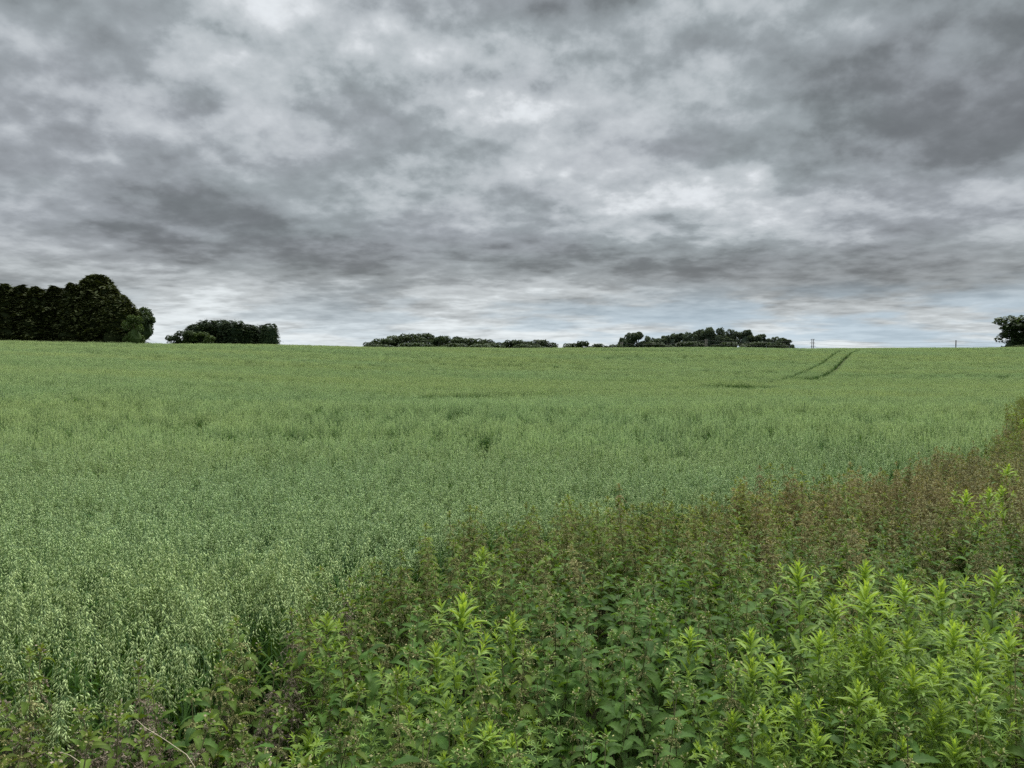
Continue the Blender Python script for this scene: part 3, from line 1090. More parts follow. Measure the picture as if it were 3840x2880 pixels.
def oat_parts(seed):
    rng = np.random.default_rng(seed)
    h = rng.uniform(.68, .78)
    bend = rng.uniform(.0, .05)
    g = Geo('oat_stem')
    tube(g, [[bend * t * t, 0, h * t] for t in np.linspace(0, 1, 5)], [.0024, .0022, .0019, .0017, .0013], 4, 0, (0, 0, 0), (0, 1, .9))
    parts = [('stem', g, (0, 0, 0), (0, 0, 0), 1.0)]
    az = rng.uniform(0, 6.28)
    for k, (z, L, th) in enumerate(((.10, .38, 1.32), (.24, .36, 1.2), (.38, .32, 1.12), (.52, .26, 1.0))):
        az += math.pi + rng.normal() * .6
        zz = z * h / .7
        parts.append(('leaf', OAT_LEAF[int(rng.integers(4))], (bend * (zz / h) ** 2, 0, zz), (0, -(th + rng.normal() * .14), az), L * rng.uniform(.8, 1.15)))
    parts.append(('panicle', OAT_PAN[seed % 8], (bend, 0, h), (0, bend * 1.5, rng.normal() * .7), rng.uniform(.92, 1.08)))
    return parts


OATS = [oat_parts(i_) for i_ in range(10)]


def simple_spike(rng, n, L, r, sp_l, sp_r, g):
    """a coarse oat plant for the middle and far distance"""
    return None


def oat_clump(seed, plants, rad, n_sp, sp_l, sp_w, leaves=2, wide=.05):
    rng = np.random.default_rng(seed)
    g = Geo('oat_grain', 'oat_leaf', 'oat_stem')
    V, F, D = [], [], []
    for k in range(plants):
        q = rad * math.sqrt(rng.random())
        ph = rng.uniform(0, 6.28)
        x, y = q * math.cos(ph), q * math.sin(ph)
        h = rng.uniform(.58, .82)
        tube(g, [[x, y, 0], [x, y, h + .15]], .004, 3, 2, (0, 0, 0), (0, 1, .9), False)
        for j in range(leaves):
            lv, lf, ld = leaf_verts(blade_prof(.045), 3, rng.uniform(1.2, 2.4), .3, False, rng.random() * .6)
            a = rng.uniform(0, 6.28)
            m = rot(0, -rng.uniform(.9, 1.3), a) * rng.uniform(.25, .4)
            g.add(np.array(lv) @ m.T + np.array([x, y, rng.uniform(.15, .55)]), lf, ld, 1)
        lean = rng.normal(size=2) * .05
        c = np.empty((n_sp, 3))
        t = rng.random(n_sp)
        w = wide * (1.2 - t)
        c[:, 0] = x + lean[0] * t * t + rng.normal(size=n_sp) * w
        c[:, 1] = y + lean[1] * t * t + rng.normal(size=n_sp) * w
        c[:, 2] = h + .24 * t - rng.random(n_sp) * .03
        dv = np.stack([rng.normal(size=n_sp) * .5, rng.normal(size=n_sp) * .5, -np.ones(n_sp)], 1)
        dv /= np.linalg.norm(dv, axis=1)[:, None]
        a = np.cross(dv, rng.normal(size=(n_sp, 3)))
        a /= np.linalg.norm(a, axis=1)[:, None]
        L = (sp_l * rng.uniform(.8, 1.2, n_sp))[:, None]
        v = np.stack([c, c + dv * L * .4 + a * sp_w * .5, c + dv * L, c + dv * L * .4 - a * sp_w * .5], 1).reshape(-1, 3)
        d = np.zeros((4 * n_sp, 3))
        d[:, 2] = np.repeat(rng.random(n_sp), 4)
        g.add(v, [(4 * i, 4 * i + 1, 4 * i + 2, 4 * i + 3) for i in range(n_sp)], d, 0)
    return g


OAT_MID = [oat_clump(200 + i_, 8, .15, 42, .028, .0064, 3, .032) for i_ in range(6)]
OAT_FAR = [oat_clump(220 + i_, 9, .26, 17, .040, .0105, 2, .038) for i_ in range(6)]
OAT_DIST = [oat_clump(240 + i_, 22, .50, 11, .056, .015, 1, .045) for i_ in range(6)]

# wheel tracks through the crop, as points of the photograph
TRACKS_PX = [
    [(3160, 1311), (3140, 1318), (3110, 1338), (3083, 1358), (3045, 1377), (3006, 1394), (2955, 1413), (2890, 1425), (2830, 1434)],
    [(3225, 1309), (3193, 1320), (3172, 1338), (3151, 1358), (3138, 1372), (3125, 1384), (3083, 1408), (3050, 1418)],
    [(1560, 1482), (1800, 1470), (2200, 1461), (2500, 1450), (2700, 1443)],
    [(3050, 1415), (3083, 1408), (3300, 1403), (3500, 1401), (3700, 1400), (3900, 1399)],
    [(900, 1497), (1300, 1490), (1560, 1482)],
]
TRACKS = [[hit(*p) for p in t] for t in TRACKS_PX]
TRACK_W = [0.30, 0.38, 0.50, 0.60, 0.30]
BARE = [(hit(2740, 1443), (2.0, 5.5)), (hit(2795, 1443), (2.2, 6.0)), (hit(3015, 1415), (1.4, 2.6)), (hit(1720, 1476), (2.5, 1.6)), (hit(1980, 1470), (2.2, 1.5))]


def track_dist(x, y):
    best = np.full(len(x), 99.0)
    for t, wd in zip(TRACKS, TRACK_W):
        for (x0, y0), (x1, y1) in zip(t[:-1], t[1:]):
            dx, dy = x1 - x0, y1 - y0
            s = np.clip(((x - x0) * dx + (y - y0) * dy) / (dx * dx + dy * dy + 1e-9), 0, 1)
            best = np.minimum(best, np.hypot(x - x0 - s * dx, y - y0 - s * dy) - wd)
    best += (vnoise(x * 1.1, y * 1.1, 61) - .5) * .30
    for (bx, by), (rx, ry) in BARE:
        q = np.hypot((x - bx) / rx, (y - by) / ry)
        best = np.minimum(best, (q - 1) * min(rx, ry))
    return best


def fan(d0, d1, dens, margin=1.0):
    """random points of the view wedge between two depths"""
    y0, y1 = d0, d1
    area = .70 * (y1 * y1 - y0 * y0) + 2 * margin * (y1 - y0)
    n = int(area * dens)
    w0, w1 = 2 * (.70 * y0 + margin), 2 * (.70 * y1 + margin)
    t = npr.random(n)
    y = y0 + (np.sqrt(w0 * w0 + (w1 * w1 - w0 * w0) * t) - w0) / (w1 - w0) * (y1 - y0)
    x = (npr.random(n) * 2 - 1) * (.70 * y + margin)
    return x, y


LANDMARKS = [(1206, 2353, 1.02, 'yellowish willowherb'), (1711, 2262, 1.22, 'tallest middle willowherb'), (1792, 2060, 1.12, 'willowherb by the oat edge'),
             (1898, 2332, 1.06, 'small pale willowherb'), (1480, 2535, .92, 'low willowherb'), (1130, 2820, .80, 'bottom edge willowherb tip'),
             (1912, 2800, .82, 'bottom edge willowherb'), (2587, 2402, .98, 'lone willowherb'), (2738, 2716, .86, 'low willowherb corner'),
             (2797, 2401, 1.04, 'left front of the willowherb stand'), (3003, 2152, 1.26, 'leftmost high willowherb'), (3237, 2128, 1.26, 'pale narrow willowherb tip'),
             (3421, 2217, 1.18, 'wide open willowherb head'), (3725, 2144, 1.28, 'long leafy willowherb spike'), (3199, 2576, 1.0, 'middle of the willowherb stand'),
             (3421, 2796, .84, 'bottom of the willowherb stand'), (560, 2780, .9, 'bent straw stalk'), (200, 2840, .9, 'left corner'), (850, 2600, .9, 'corner of the oats'),
             (3720, 2700, .9, 'bottom right corner'), (2200, 2700, .9, 'dark hollow at the bottom')]


def where(x, y):
    """how a plant stands to the nearest thing one can find in the photograph"""
    best = None
    for px, py, h, nm in LANDMARKS:
        lx, ly = hit(px, py, h)
        d = math.hypot(x - lx, y - ly)
        if best is None or d < best[0]:
            best = (d, lx, ly, nm)
    d, lx, ly, nm = best
    u, lu = x / y, lx / ly
    if abs(u - lu) * y > abs(y - ly) * .6:
        rel = 'left of the ' if u < lu else 'right of the '
    else:
        rel = 'behind the ' if y > ly else 'in front of the '
    far = 'close ' if d < .35 else ('' if d < .8 else 'well ')
    return far + rel + nm


def build_oats():
    NEAR, MID, FAR = 16.0, 36.0, 82.0
    P, pick, turn, size, tone = [], [], [], [], []

    def put(x, y, first, count, zs=1.0, jit=.10):
        keep = y > edge_y(x) + (vnoise(x * 1.7, y * 1.7, 8) - .5) * np.where(x < -.8, .25, .5) - np.where(x < -.8, .08, 0)
        rd = np.interp(x / np.maximum(y, 1), U_T, RIDGE_D)
        keep &= y < rd * 1.06
        x, y = x[keep], y[keep]
        n = len(x)
        z = ground_z(x, y)
        P.append(np.stack([x, y, z - .01], 1))
        pick.append(first + npr.integers(0, count, n))
        lean = npr.normal(0, .05, (n, 2))
        turn.append(np.stack([lean[:, 0], lean[:, 1], npr.uniform(0, 6.283, n)], 1))
        band = .8 * (vnoise(x / 15, y / 4, 21) - .5) + .8 * (vnoise(x / 5, y / 1.4, 22) - .5) + .5 * (vnoise(x * 2.2, y * 2.2, 25) - .5)
        s = 1 + npr.normal(0, jit * .6, n) + band * .18 + (vnoise(x * 9.0, y * 5.5, 71) - .6) * .18 * (y < NEAR)
        size.append(np.stack([np.ones(n), np.ones(n), s * zs], 1))
        tone.append(np.clip((vnoise(x / 22, y / 10, 23) - .5) * 1.4 + (vnoise(x / 3, y / 2, 24) - .5) * .8 + npr.normal(0, .12, n), -1, 1))

    x, y = fan(1.6, NEAR, 180, .9)
    tuft = vnoise(x * 9.0, y * 5.5, 71) * .8 + vnoise(x * 3.1, y * 2.2, 72) * .2
    k0 = (npr.random(len(x)) < (NEAR - y) / 7.0) & (tuft > .46)              # plants give way to tufts little by little
    put(x[k0], y[k0], 0, len(OATS))
    x, y = fan(NEAR - 7, MID, 16, 1.0)
    tuft = vnoise(x * 3.2, y * 1.8, 73)
    k0 = (track_dist(x, y) > .1) & (npr.random(len(x)) > (NEAR - y) / 7.0) & (tuft > .42)
    put(x[k0], y[k0], 10, 6)
    x, y = fan(MID, FAR, 8.5, 1.5)
    k0 = track_dist(x, y) > .12
    put(x[k0], y[k0], 16, 6)
    x, y = fan(FAR, 232, 1.9, 3)
    td = track_dist(x, y)
    put(x[td > 1.2], y[td > 1.2], 22, 6)
    x, y = fan(FAR, 232, 9, 3)
    td = track_dist(x, y)
    k0 = (td <= 1.5) & (td > .12)
    put(x[k0], y[k0], 16, 6)
    P, pick, turn, size, tone = (np.concatenate(a) for a in (P, pick, turn, size, tone))
    # the 300 nearest in view stand as plants of their own
    d = np.hypot(P[:, 0], P[:, 1])
    v = (P[:, 1] > 2.6) & (np.abs(P[:, 0]) < .665 * P[:, 1] + .05) & (pick < 10)
    v &= (P[:, 0] < 0.2)
    idx = np.nonzero(v)[0]
    idx = idx[np.argsort(d[idx])][:300]
    for i in idx:
        plant_obj('oat_plant', OATS[pick[i]], P[i], turn[i], 1.0, 'pale green oat plant with drooping grains ' + where(P[i][0], P[i][1]), 'oat plant', 'oat plants along the front edge of the crop').scale = size[i]
    keep = np.ones(len(P), bool)
    keep[idx] = False
    geos = [joined(p) for p in OATS] + OAT_MID + OAT_FAR + OAT_DIST
    scatter('oat_crop', geos, P[keep], pick[keep], turn[keep], size[keep], tone[keep], 'wide field of pale green ripening oats rising to the horizon')


build_oats()


# ------------------------------------------------------------------ nettles
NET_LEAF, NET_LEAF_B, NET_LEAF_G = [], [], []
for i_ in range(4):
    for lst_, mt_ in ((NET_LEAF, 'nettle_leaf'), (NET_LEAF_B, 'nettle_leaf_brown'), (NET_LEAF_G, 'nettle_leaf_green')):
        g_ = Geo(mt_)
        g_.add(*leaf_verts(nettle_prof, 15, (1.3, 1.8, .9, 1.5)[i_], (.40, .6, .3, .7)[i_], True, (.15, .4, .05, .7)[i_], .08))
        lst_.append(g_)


def tassel(seed, mat, n=7, L=.074):
    """drooping strings of tiny flowers round one node"""
    rng = np.random.default_rng(seed)
    g = Geo(mat)
    for k in range(n):
        ph = 6.283 * k / n + rng.normal() * .3
        l = L * rng.uniform(.6, 1.25)
        p = np.array([0, 0, 0.0])
        o = np.array([math.cos(ph), math.sin(ph), 0])
        m = 9
        pts = []
        for t in np.linspace(0, 1, m):
            pts.append(o * l * (t * .85) + np.array([0, 0, l * (.25 * t - .95 * t * t)]) + rng.normal(size=3) * .0012)
        tube(g, pts[::2], .0006, 3, 0, (0, 0, .5), (0, 1, .8), False)
        c = np.array([pts[i] + rng.normal(size=3) * .0035 for i in range(1, m) for _ in range(3)])
        quads(g, c, .0062, rng, rng.random(len(c)), 0, 0, 1.7)
    return g


def nettle_tip(seed, mat, tmat):
    rng = np.random.default_rng(seed)
    g = Geo(mat, tmat)
    for k in range(8):
        v, f, d = leaf_verts(nettle_prof, 6, .5, .4, False, .9)
        m = rot(0, -(.35 + .13 * k), k * 2.4) * (.045 - .003 * k)
        g.add(np.array(v) @ m.T + np.array([0, 0, .004 * k]), f, d, 0)
    quads(g, rng.normal(size=(26, 3)) * np.array([.010, .010, .014]) + np.array([0, 0, .012]), .007, rng, rng.random(26), 1)
    return g


TASS = {m: [tassel(300 + i_, m) for i_ in range(3)] for m in ('tassel_tan', 'tassel_brown', 'tassel_purple')}
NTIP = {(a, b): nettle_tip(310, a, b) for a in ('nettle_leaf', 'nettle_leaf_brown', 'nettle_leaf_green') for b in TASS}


def nettle_parts(seed, h, leafs, tas, t_from, t_scale, leaf_scale, leafmat, pairs=9):
    rng = np.random.default_rng(seed)
    bend = rng.uniform(-.05, .05)
    g = Geo('nettle_stem')
    tube(g, [[bend * t * t, 0, h * t] for t in np.linspace(0, 1, 6)], np.linspace(.0034, .0016, 6), 4, 0, (0, 0, 0), (0, 1, 1))
    parts = [('stem', g, (0, 0, 0), (0, 0, 0), 1.0)]
    ph = rng.uniform(0, 6.28)
    for k in range(pairs):
        t = .26 + .72 * (k / (pairs - 1)) ** .85
        z = h * t
        x = bend * t * t
        L = (.140 - .080 * max(0, (t - .5) / .5) ** 1.4) * leaf_scale
        ph += math.pi / 2 + rng.normal() * .15
        for s in (0, 1):
            parts.append(('leaf', leafs[int(rng.integers(len(leafs)))], (x, 0, z), (rng.normal() * .12, -(.35 + rng.normal() * .16 + .25 * (t - .5)), ph + math.pi * s + rng.normal() * .12), L * rng.uniform(.85, 1.15)))
        if tas and t > t_from and t < .97:
            parts.append(('flower_cluster', TASS[tas][int(rng.integers(3))], (x, 0, z), (0, 0, rng.uniform(0, 6.28)), t_scale * (1.15 - .5 * (t - t_from) / (1 - t_from)) * rng.uniform(.85, 1.15)))
    parts.append(('leaf_tip', NTIP[(leafmat, tas or 'tassel_tan')], (bend, 0, h), (0, 0, ph), 1.0))
    return parts


NETTLES = [
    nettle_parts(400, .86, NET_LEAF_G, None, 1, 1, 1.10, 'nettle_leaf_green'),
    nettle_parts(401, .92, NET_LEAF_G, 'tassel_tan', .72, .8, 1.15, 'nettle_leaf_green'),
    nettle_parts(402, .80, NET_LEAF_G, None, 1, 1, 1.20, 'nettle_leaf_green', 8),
    nettle_parts(403, .98, NET_LEAF, 'tassel_tan', .50, 1.15, 1.0, 'nettle_leaf', 10),
    nettle_parts(404, 1.02, NET_LEAF, 'tassel_tan', .42, 1.25, .95, 'nettle_leaf', 11),
    nettle_parts(405, .94, NET_LEAF, 'tassel_tan', .55, 1.1, 1.05, 'nettle_leaf', 10),
    nettle_parts(406, .98, NET_LEAF_B, 'tassel_brown', .40, 1.35, .8, 'nettle_leaf_brown', 11),
    nettle_parts(407, 1.04, NET_LEAF_B, 'tassel_brown', .36, 1.45, .75, 'nettle_leaf_brown', 12),
    nettle_parts(408, .90, NET_LEAF, 'tassel_purple', .50, 1.15, .85, 'nettle_leaf', 10),
    nettle_parts(409, .95, NET_LEAF, 'tassel_purple', .45, 1.25, .8, 'nettle_leaf', 11),
]


def build_nettles():
    xs, ys = [], []
    # jittered grid so that no bare holes open up
    step = .165
    for gy in np.arange(1.5, 44, step):
        lim = .74 * gy + 1.0
        gx = np.arange(-lim, lim, step)
        if gy > 14:
            gx = gx[npr.random(len(gx)) < .75]
        xs.append(gx + npr.uniform(-.5, .5, len(gx)) * step * 1.1)
        ys.append(gy + npr.uniform(-.5, .5, len(gx)) * step * 1.1)
    x, y = np.concatenate(xs), np.concatenate(ys)
    keep = y < edge_y(x) + np.where(x < -.9, .16, .05) + (vnoise(x * 1.9, y * 1.9, 31) - .5) * np.where(x < -.9, .25, .7)
    x, y = x[keep], y[keep]
    n = len(x)
    z = ground_z(x, y)
    back = np.clip((edge_y(x) - y) / 3.0, 0, 1)                  # 0 at the crop edge
    brown = np.exp(-(((x - 7.6) / 4.0) ** 2 + ((y - 9.6) / 3.2) ** 2)) * 1.1 + .5 * np.exp(-((x - 14) / 5) ** 2 - ((y - 17) / 4) ** 2)
    brown *= .6 + .8 * vnoise(x * .8, y * .8, 33)
    r = npr.random(n)
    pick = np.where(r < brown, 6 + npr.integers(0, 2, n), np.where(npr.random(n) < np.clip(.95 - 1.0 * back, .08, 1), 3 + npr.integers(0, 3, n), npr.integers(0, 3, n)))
    left = (x < -.45) & (y < 4.4)
    pick = np.where(left & (npr.random(n) < np.clip((-.75 - x) / .6, 0, .8)), 8 + npr.integers(0, 2, n), pick)
    s = npr.uniform(.82, 1.14, n) * (.98 + .26 * (vnoise(x * .9, y * .9, 35) - .5))
    s *= 1 + .35 * np.exp(-((x - 14.4) / 1.2) ** 2 - ((y - 20.5) / 1.8) ** 2)      # the rank dark growth at the right
    s *= np.where(left, 1.06, np.where(y < 3.6, .93, 1.0))
    yaw = npr.uniform(0, 6.283, n)
    tilt = npr.normal(0, .13, (n, 2))
    tone = np.clip((vnoise(x / 2.2, y / 2.2, 36) - .5) * 1.2 + (.45 * (1 - back)), -1, 1)
    P = np.stack([x, y, z - .01], 1)
    turn = np.stack([tilt[:, 0], tilt[:, 1], yaw], 1)
    vis = (np.abs(x) < .66 * y) & (y > 2.15)
    idx = np.nonzero(vis)[0]
    idx = idx[np.argsort(np.hypot(x[idx], y[idx]))][:300]
    lab = {0: 'leafy green nettle without flowers',
           1: 'green nettle with few flower strings',
           3: 'nettle hung with tan flower strings',
           6: 'reddish brown nettle gone to seed',
           8: 'nettle with dull purple flower heads'}
    fam = [0, 1, 0, 3, 3, 3, 6, 6, 8, 8]
    for i in idx:
        f = fam[pick[i]]
        plant_obj('nettle', NETTLES[pick[i]], P[i], turn[i], float(s[i]), lab[f] + ' ' + where(x[i], y[i]), 'nettle', 'stinging nettles in the margin')
    k = np.ones(n, bool)
    k[idx] = False
    scatter('nettle_bed', [joined(p) for p in NETTLES], P[k], pick[k], turn[k], np.repeat(s[k], 3).reshape(-1, 3), tone[k], 'dense bed of stinging nettles between the path and the oats')


build_nettles()


# ------------------------------------------------------------------ willowherb
HERB_LEAF = []
for i_ in range(5):
    g_ = Geo('herb_leaf')
    g_.add(*leaf_verts(lance_prof, 9, (.3, .6, 1.0, .2, .5)[i_], (.35, .25, .45, .5, .3)[i_], True, (.05, .2, .35, .5, .1)[i_], .05))
    HERB_LEAF.append(g_)


def herb_tuft(seed, n, L, spread, age):
    """a star of young leaves at a shoot end"""
    rng = np.random.default_rng(seed)
    g = Geo('herb_leaf')
    for k in range(n):
        q = k / (n - 1)
        th = spread + (1.35 - spread) * q
        v, f, d = leaf_verts(lance_prof, 6, .35 + .3 * (1 - q), .5, False, min(1, age + .45 * q))
        m = rot(0, -(th + rng.normal() * .1), k * 2.4 + rng.normal() * .2) * L * (1.05 - .6 * q)
        g.add(np.array(v) @ m.T + np.array([0, 0, .055 * q * L / .06]), f, d, 0)
    return g


HERB_TIP = [herb_tuft(500 + i_, 18, .086, .48, .50) for i_ in range(3)]


def herb_shoot(seed):
    rng = np.random.default_rng(seed)
    g = Geo('herb_leaf', 'herb_stem')
    L = .10
    tube(g, [[0, 0, 0], [L * .55, 0, L * .2], [L, 0, L * .75]], [.0018, .0015, .001], 4, 1, (0, 0, .2), (0, 1, 1), False)
    t = herb_tuft(seed + 50, 11, .052, .3, .42)
    g.join(t, rot(0, .35, 0), (L, 0, L * .72))
    for k in range(4):
        v, f, d = leaf_verts(lance_prof, 6, .7, .35, False, .25)
        m = rot(0, -.25, (1 if k % 2 else -1) * (.9 + .2 * rng.random())) * (.055 + .01 * rng.random())
        p = np.array([L * (.45 + .2 * (k // 2)), 0, L * (.2 + .2 * (k // 2))])
        g.add(np.array(v) @ m.T + p, f, d, 0)
    return g


HERB_SHOOT = [herb_shoot(520 + i_) for i_ in range(3)]


def herb_parts(seed, h):
    """a great willowherb h metres tall: paired lance leaves, a leafy shoot in the upper axils, a rosette on top"""
    rng = np.random.default_rng(seed)
    bx = rng.uniform(-.06, .06)
    g = Geo('herb_stem')
    tube(g, [[bx * t * t, 0, h * t] for t in np.linspace(0, 1, 7)], np.linspace(.0055, .0022, 7), 6, 0, (0, 0, 0), (0, 1, 1))
    parts = [('stem', g, (0, 0, 0), (0, 0, 0), 1.0)]
    ph = rng.uniform(0, 6.28)
    z = h - .05
    gap = .028
    k = 0
    while z > .30:
        t = z / h
        q = (h - z) / h
        x = bx * t * t
        L = min(.054 + .18 * q, .118) * rng.uniform(.9, 1.1)
        ph += math.pi / 2 + rng.normal() * .1
        th = max(1.20 - 1.4 * q, .38)
        for s in (0, 1):
            a = ph + math.pi * s
            parts.append(('leaf', HERB_LEAF[int(rng.integers(5)) if q > .2 else (3, 2)[int(rng.integers(2))]], (x, 0, z), (rng.normal() * .15, -(th + rng.normal() * .15), a + rng.normal() * .15), L * rng.uniform(.85, 1.15)))
            if .08 < q < .80 and rng.random() < .80:
                parts.append(('side_shoot', HERB_SHOOT[int(rng.integers(3))], (x, 0, z + .004), (0, 0, a + rng.normal() * .3), (.68 + 1.25 * q) * rng.uniform(.7, 1.15)))
        k += 1
        gap = min(gap * 1.16, .070)
        z -= gap
    parts.append(('shoot_tip', HERB_TIP[int(rng.integers(3))], (bx, 0, h - .08), (0, 0, ph), rng.uniform(.95, 1.15)))
    return parts


HERB_H = (1.0, 1.12, 1.2, .92, 1.06, .96, 1.15, 1.02)
HERBS = [herb_parts(600 + i_, hh_) for i_, hh_ in enumerate(HERB_H)]
# (tip x, tip y in the photograph, height above ground, label)
HERB_SPOTS = [
    (1206, 2353, 1.02, 'yellow green willowherb left of the tallest one, alone among nettles'),
    (1711, 2262, 1.22, 'tallest willowherb in the lower middle, dark green rosette on a straight stem'),
    (1792, 2060, 1.12, 'bright willowherb tip poking out of the nettles by the oat edge'),
    (1898, 2332, 1.06, 'small pale willowherb just right of the tallest one'),
    (1655, 2462, .98, 'short willowherb hugging the tallest one on its left'),
    (1480, 2535, .92, 'low willowherb between the yellow green one and the tallest'),
    (1553, 2702, .86, 'willowherb tip low in front of the tallest one, to its left'),
    (1828, 2718, .86, 'willowherb tip low in front of the tallest one, to its right'),
    (1912, 2800, .82, 'willowherb tip at the bottom edge right of the tallest one'),
    (1130, 2820, .80, 'single willowherb tip at the bottom edge, left of the middle'),
    (1690, 2836, .80, 'willowherb tip at the bottom edge below the tallest one'),
    (2587, 2402, .98, 'lone willowherb in the nettles well left of the bright stand'),
    (2797, 2401, 1.04, 'slender willowherb at the left front of the bright stand'),
    (3003, 2152, 1.26, 'tall willowherb with a pointed tip, leftmost of the high ones in the stand'),
    (3237, 2128, 1.26, 'tall willowherb with a pale narrow tip, second of the high ones'),
    (3302, 2236, 1.24, 'willowherb with a yellowish head and thick stem in the middle of the stand'),
    (3421, 2217, 1.18, 'willowherb with a wide open head right of the yellowish one'),
    (3551, 2230, 1.18, 'willowherb with a dense bushy head between the open one and the highest'),
    (3725, 2144, 1.28, 'tallest willowherb near the right edge with a long leafy spike'),
    (2944, 2494, 1.0, 'willowherb in front of the leftmost high one'),
    (3128, 2292, 1.12, 'shorter willowherb between the two high ones on the left of the stand'),
    (3092, 2410, 1.06, 'willowherb in the second row below the leftmost high one'),
    (3180, 2390, 1.06, 'willowherb in the second row below the pale narrow tip'),
    (2819, 2540, .96, 'leafy willowherb low at the left front of the stand'),
    (3014, 2632, .96, 'willowherb with a star shaped head low in the left half of the stand'),
    (2738, 2716, .86, 'pale willowherb tip at the lower left corner of the stand'),
    (2673, 2818, .82, 'yellow green willowherb tip on the bottom edge left of the stand'),
    (3199, 2576, 1.0, 'willowherb in the middle of the stand under the yellowish head'),
    (2836, 2672, .90, 'small willowherb behind the pale lower left tip'),
    (3595, 2386, 1.08, 'willowherb in the right half of the stand below the bushy head'),
    (3421, 2396, 1.10, 'willowherb directly below the wide open head'),
    (3372, 2536, 1.0, 'willowherb in the third row of the stand, right of the thick stem'),
    (3421, 2796, .84, 'willowherb tip at the bottom edge in the middle of the stand'),
    (3486, 2726, .88, 'willowherb tip just above the bottom edge right of the thick stem'),
    (3540, 2648, .94, 'willowherb with broad leaves low in the right half of the stand'),
    (3709, 2590, 1.0, 'willowherb with a sharp tip below the tallest one at the right edge'),
    (3722, 2726, .88, 'low willowherb near the bottom right corner'),
    (3226, 2860, .80, 'willowherb tip cut by the bottom edge under the thick stem'),
    (2902, 2824, .82, 'willowherb tip on the bottom edge in the left half of the stand'),
    (3090, 2790, .86, 'willowherb tip above the bottom edge left of the thick stem'),
    (3795, 2408, 1.10, 'willowherb at the right edge beside the long leafy spike'),
    (3600, 2826, .82, 'willowherb tip on the bottom edge in the right half of the stand'),
    (3290, 2690, .92, 'willowherb wedged before the thick stem near the bottom'),
    (3660, 2480, 1.06, 'willowherb in front of the tallest one near the right edge'),
    (3330, 2420, 1.08, 'willowherb close behind the thick stem in the middle of the stand'),
    (3240, 2480, 1.04, 'willowherb left of the thick stem at half its height'),
    (3500, 2500, 1.04, 'willowherb filling the stand below its wide open and bushy heads'),
    (3801, 1753, 1.22, 'tall narrow willowherb at the right edge among brown nettles'),
    (3762, 1830, 1.14, 'willowherb leaning below the tall narrow one at the right edge'),
    (3611, 1858, 1.16, 'left one of two slim willowherbs among the brown nettles'),
    (3698, 1846, 1.16, 'right one of two slim willowherbs among the brown nettles'),
    (3801, 1552, 1.20, 'farthest willowherb at the right edge where the margin narrows'),
    (3835, 1575, 1.16, 'far willowherb cut by the right edge below the farthest one'),
]


def build_herbs():
    for i, (px, py, h, lab) in enumerate(HERB_SPOTS):
        x, y = hit(px, py, h)
        k = (i * 3) % 8
        hs = HERB_H[k]
        t = (rnd.gauss(0, .07), rnd.gauss(0, .07), rnd.uniform(0, 6.28))
        lean = rot(*t) @ np.array([0, 0, h])
        bx, by = x - lean[0], y - lean[1]                      # a leaning plant is rooted beside its tip
        plant_obj('willowherb', HERBS[k], (bx, by, gz(bx, by)), t, h / hs, lab, 'willowherb', 'willowherbs in the margin')


build_herbs()


# ------------------------------------------------------------------ cleavers
def cleaver_whorl():
    g = Geo('cleaver_leaf')
    for k in range(7):
        v, f, d = leaf_verts(lambda t: max(.01, .17 * (t + .05) ** .5 * (1 - t) ** .5), 3, .5, .3, False, .3 + .1 * (k % 4))
        m = rot(0, -.25, 6.283 * k / 7)
        g.add(np.array(v) @ m.T, f, d, 0)
    return g


CLV = cleaver_whorl()


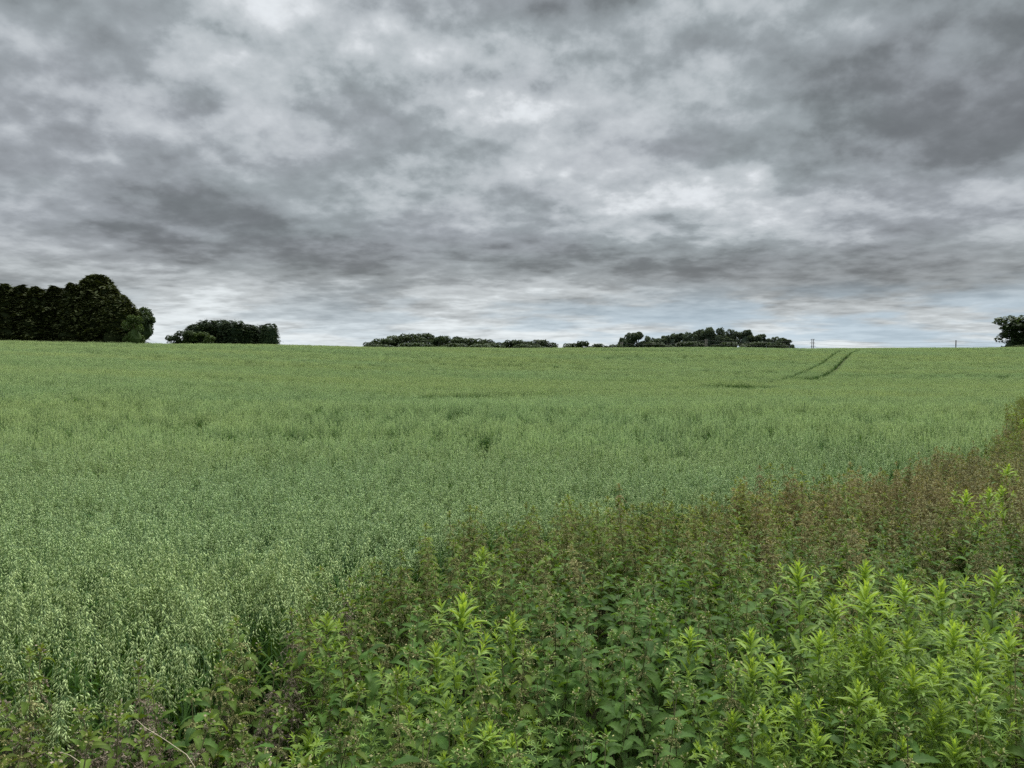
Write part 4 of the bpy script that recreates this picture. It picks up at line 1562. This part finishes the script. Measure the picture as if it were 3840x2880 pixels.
def cleaver_parts(seed):
    rng = np.random.default_rng(seed)
    L = rng.uniform(.65, .9)
    sx, sy = rng.normal(size=2) * .10
    pts = [np.array([sx * t + .02 * math.sin(t * 7 + seed), sy * t + .02 * math.cos(t * 6), L * (t - .08 * t ** 3)]) for t in np.linspace(0, 1, 14)]
    g = Geo('herb_stem')
    tube(g, pts, .0012, 4, 0, (0, 0, .3), (0, 1, 1), False)
    parts = [('stem', g, (0, 0, 0), (0, 0, 0), 1.0)]
    for k in range(4, 14):
        parts.append(('leaf_whorl', CLV, tuple(pts[k]), (rng.normal() * .25, rng.normal() * .25, rng.uniform(0, 6.28)), (.034 - .0014 * (k - 4)) * rng.uniform(.85, 1.15)))
    return parts


CLEAVERS = [cleaver_parts(700 + i_) for i_ in range(5)]


def build_cleavers():
    n = 0
    for cx, cy_, sx, sy, m, where in ((1330, 2690, 240, 110, 22, 'left of the tallest willowherb'), (2010, 2640, 130, 110, 12, 'right of the tallest willowherb'),
                                      (3770, 2560, 60, 160, 10, 'at the right edge of the margin')):
        for k in range(m):
            px, py = cx + rnd.gauss(0, sx * .6), cy_ + rnd.gauss(0, sy * .6)
            if not (0 < px < 3840 and py < 2870):
                continue
            h = .82 + rnd.uniform(-.06, .1)
            x, y = hit(px, py, h)
            plant_obj('cleavers_plant', CLEAVERS[n % 5], (x, y, gz(x, y)), (0, 0, rnd.uniform(0, 6.28)), h / .78, 'thin bright green cleavers with whorled leaves ' + where, 'cleavers', 'cleavers climbing ' + where)
            n += 1


build_cleavers()


# ------------------------------------------------------------------ dry stalks
def build_small():
    for k, (pts, d, lab) in enumerate((
            ([(477, 2711), (513, 2700), (542, 2727), (613, 2770), (700, 2830), (730, 2875)], 2.45, 'bent pale straw stalk at the bottom left before the nettles'),
            ([(225, 2820), (262, 2832), (315, 2868), (330, 2900)], 2.35, 'short pale straw stalk lowest at the bottom left'))):
        P = []
        for i, (px, py) in enumerate(pts):
            u, v = px_dir(px, py)
            dd = d - .05 * i
            P.append([u * dd, dd, EYE + v * dd])
        P.append([P[-1][0] + .05, P[-1][1] - .05, gz(P[-1][0], P[-1][1])])
        g = Geo('straw')
        tube(g, P, [.0006] + [.0010] * (len(P) - 1), 5)
        tag(mesh_obj('dry_stalk', g.mesh('dry_stalk')), lab, 'stalk', 'dry stalks')


build_small()
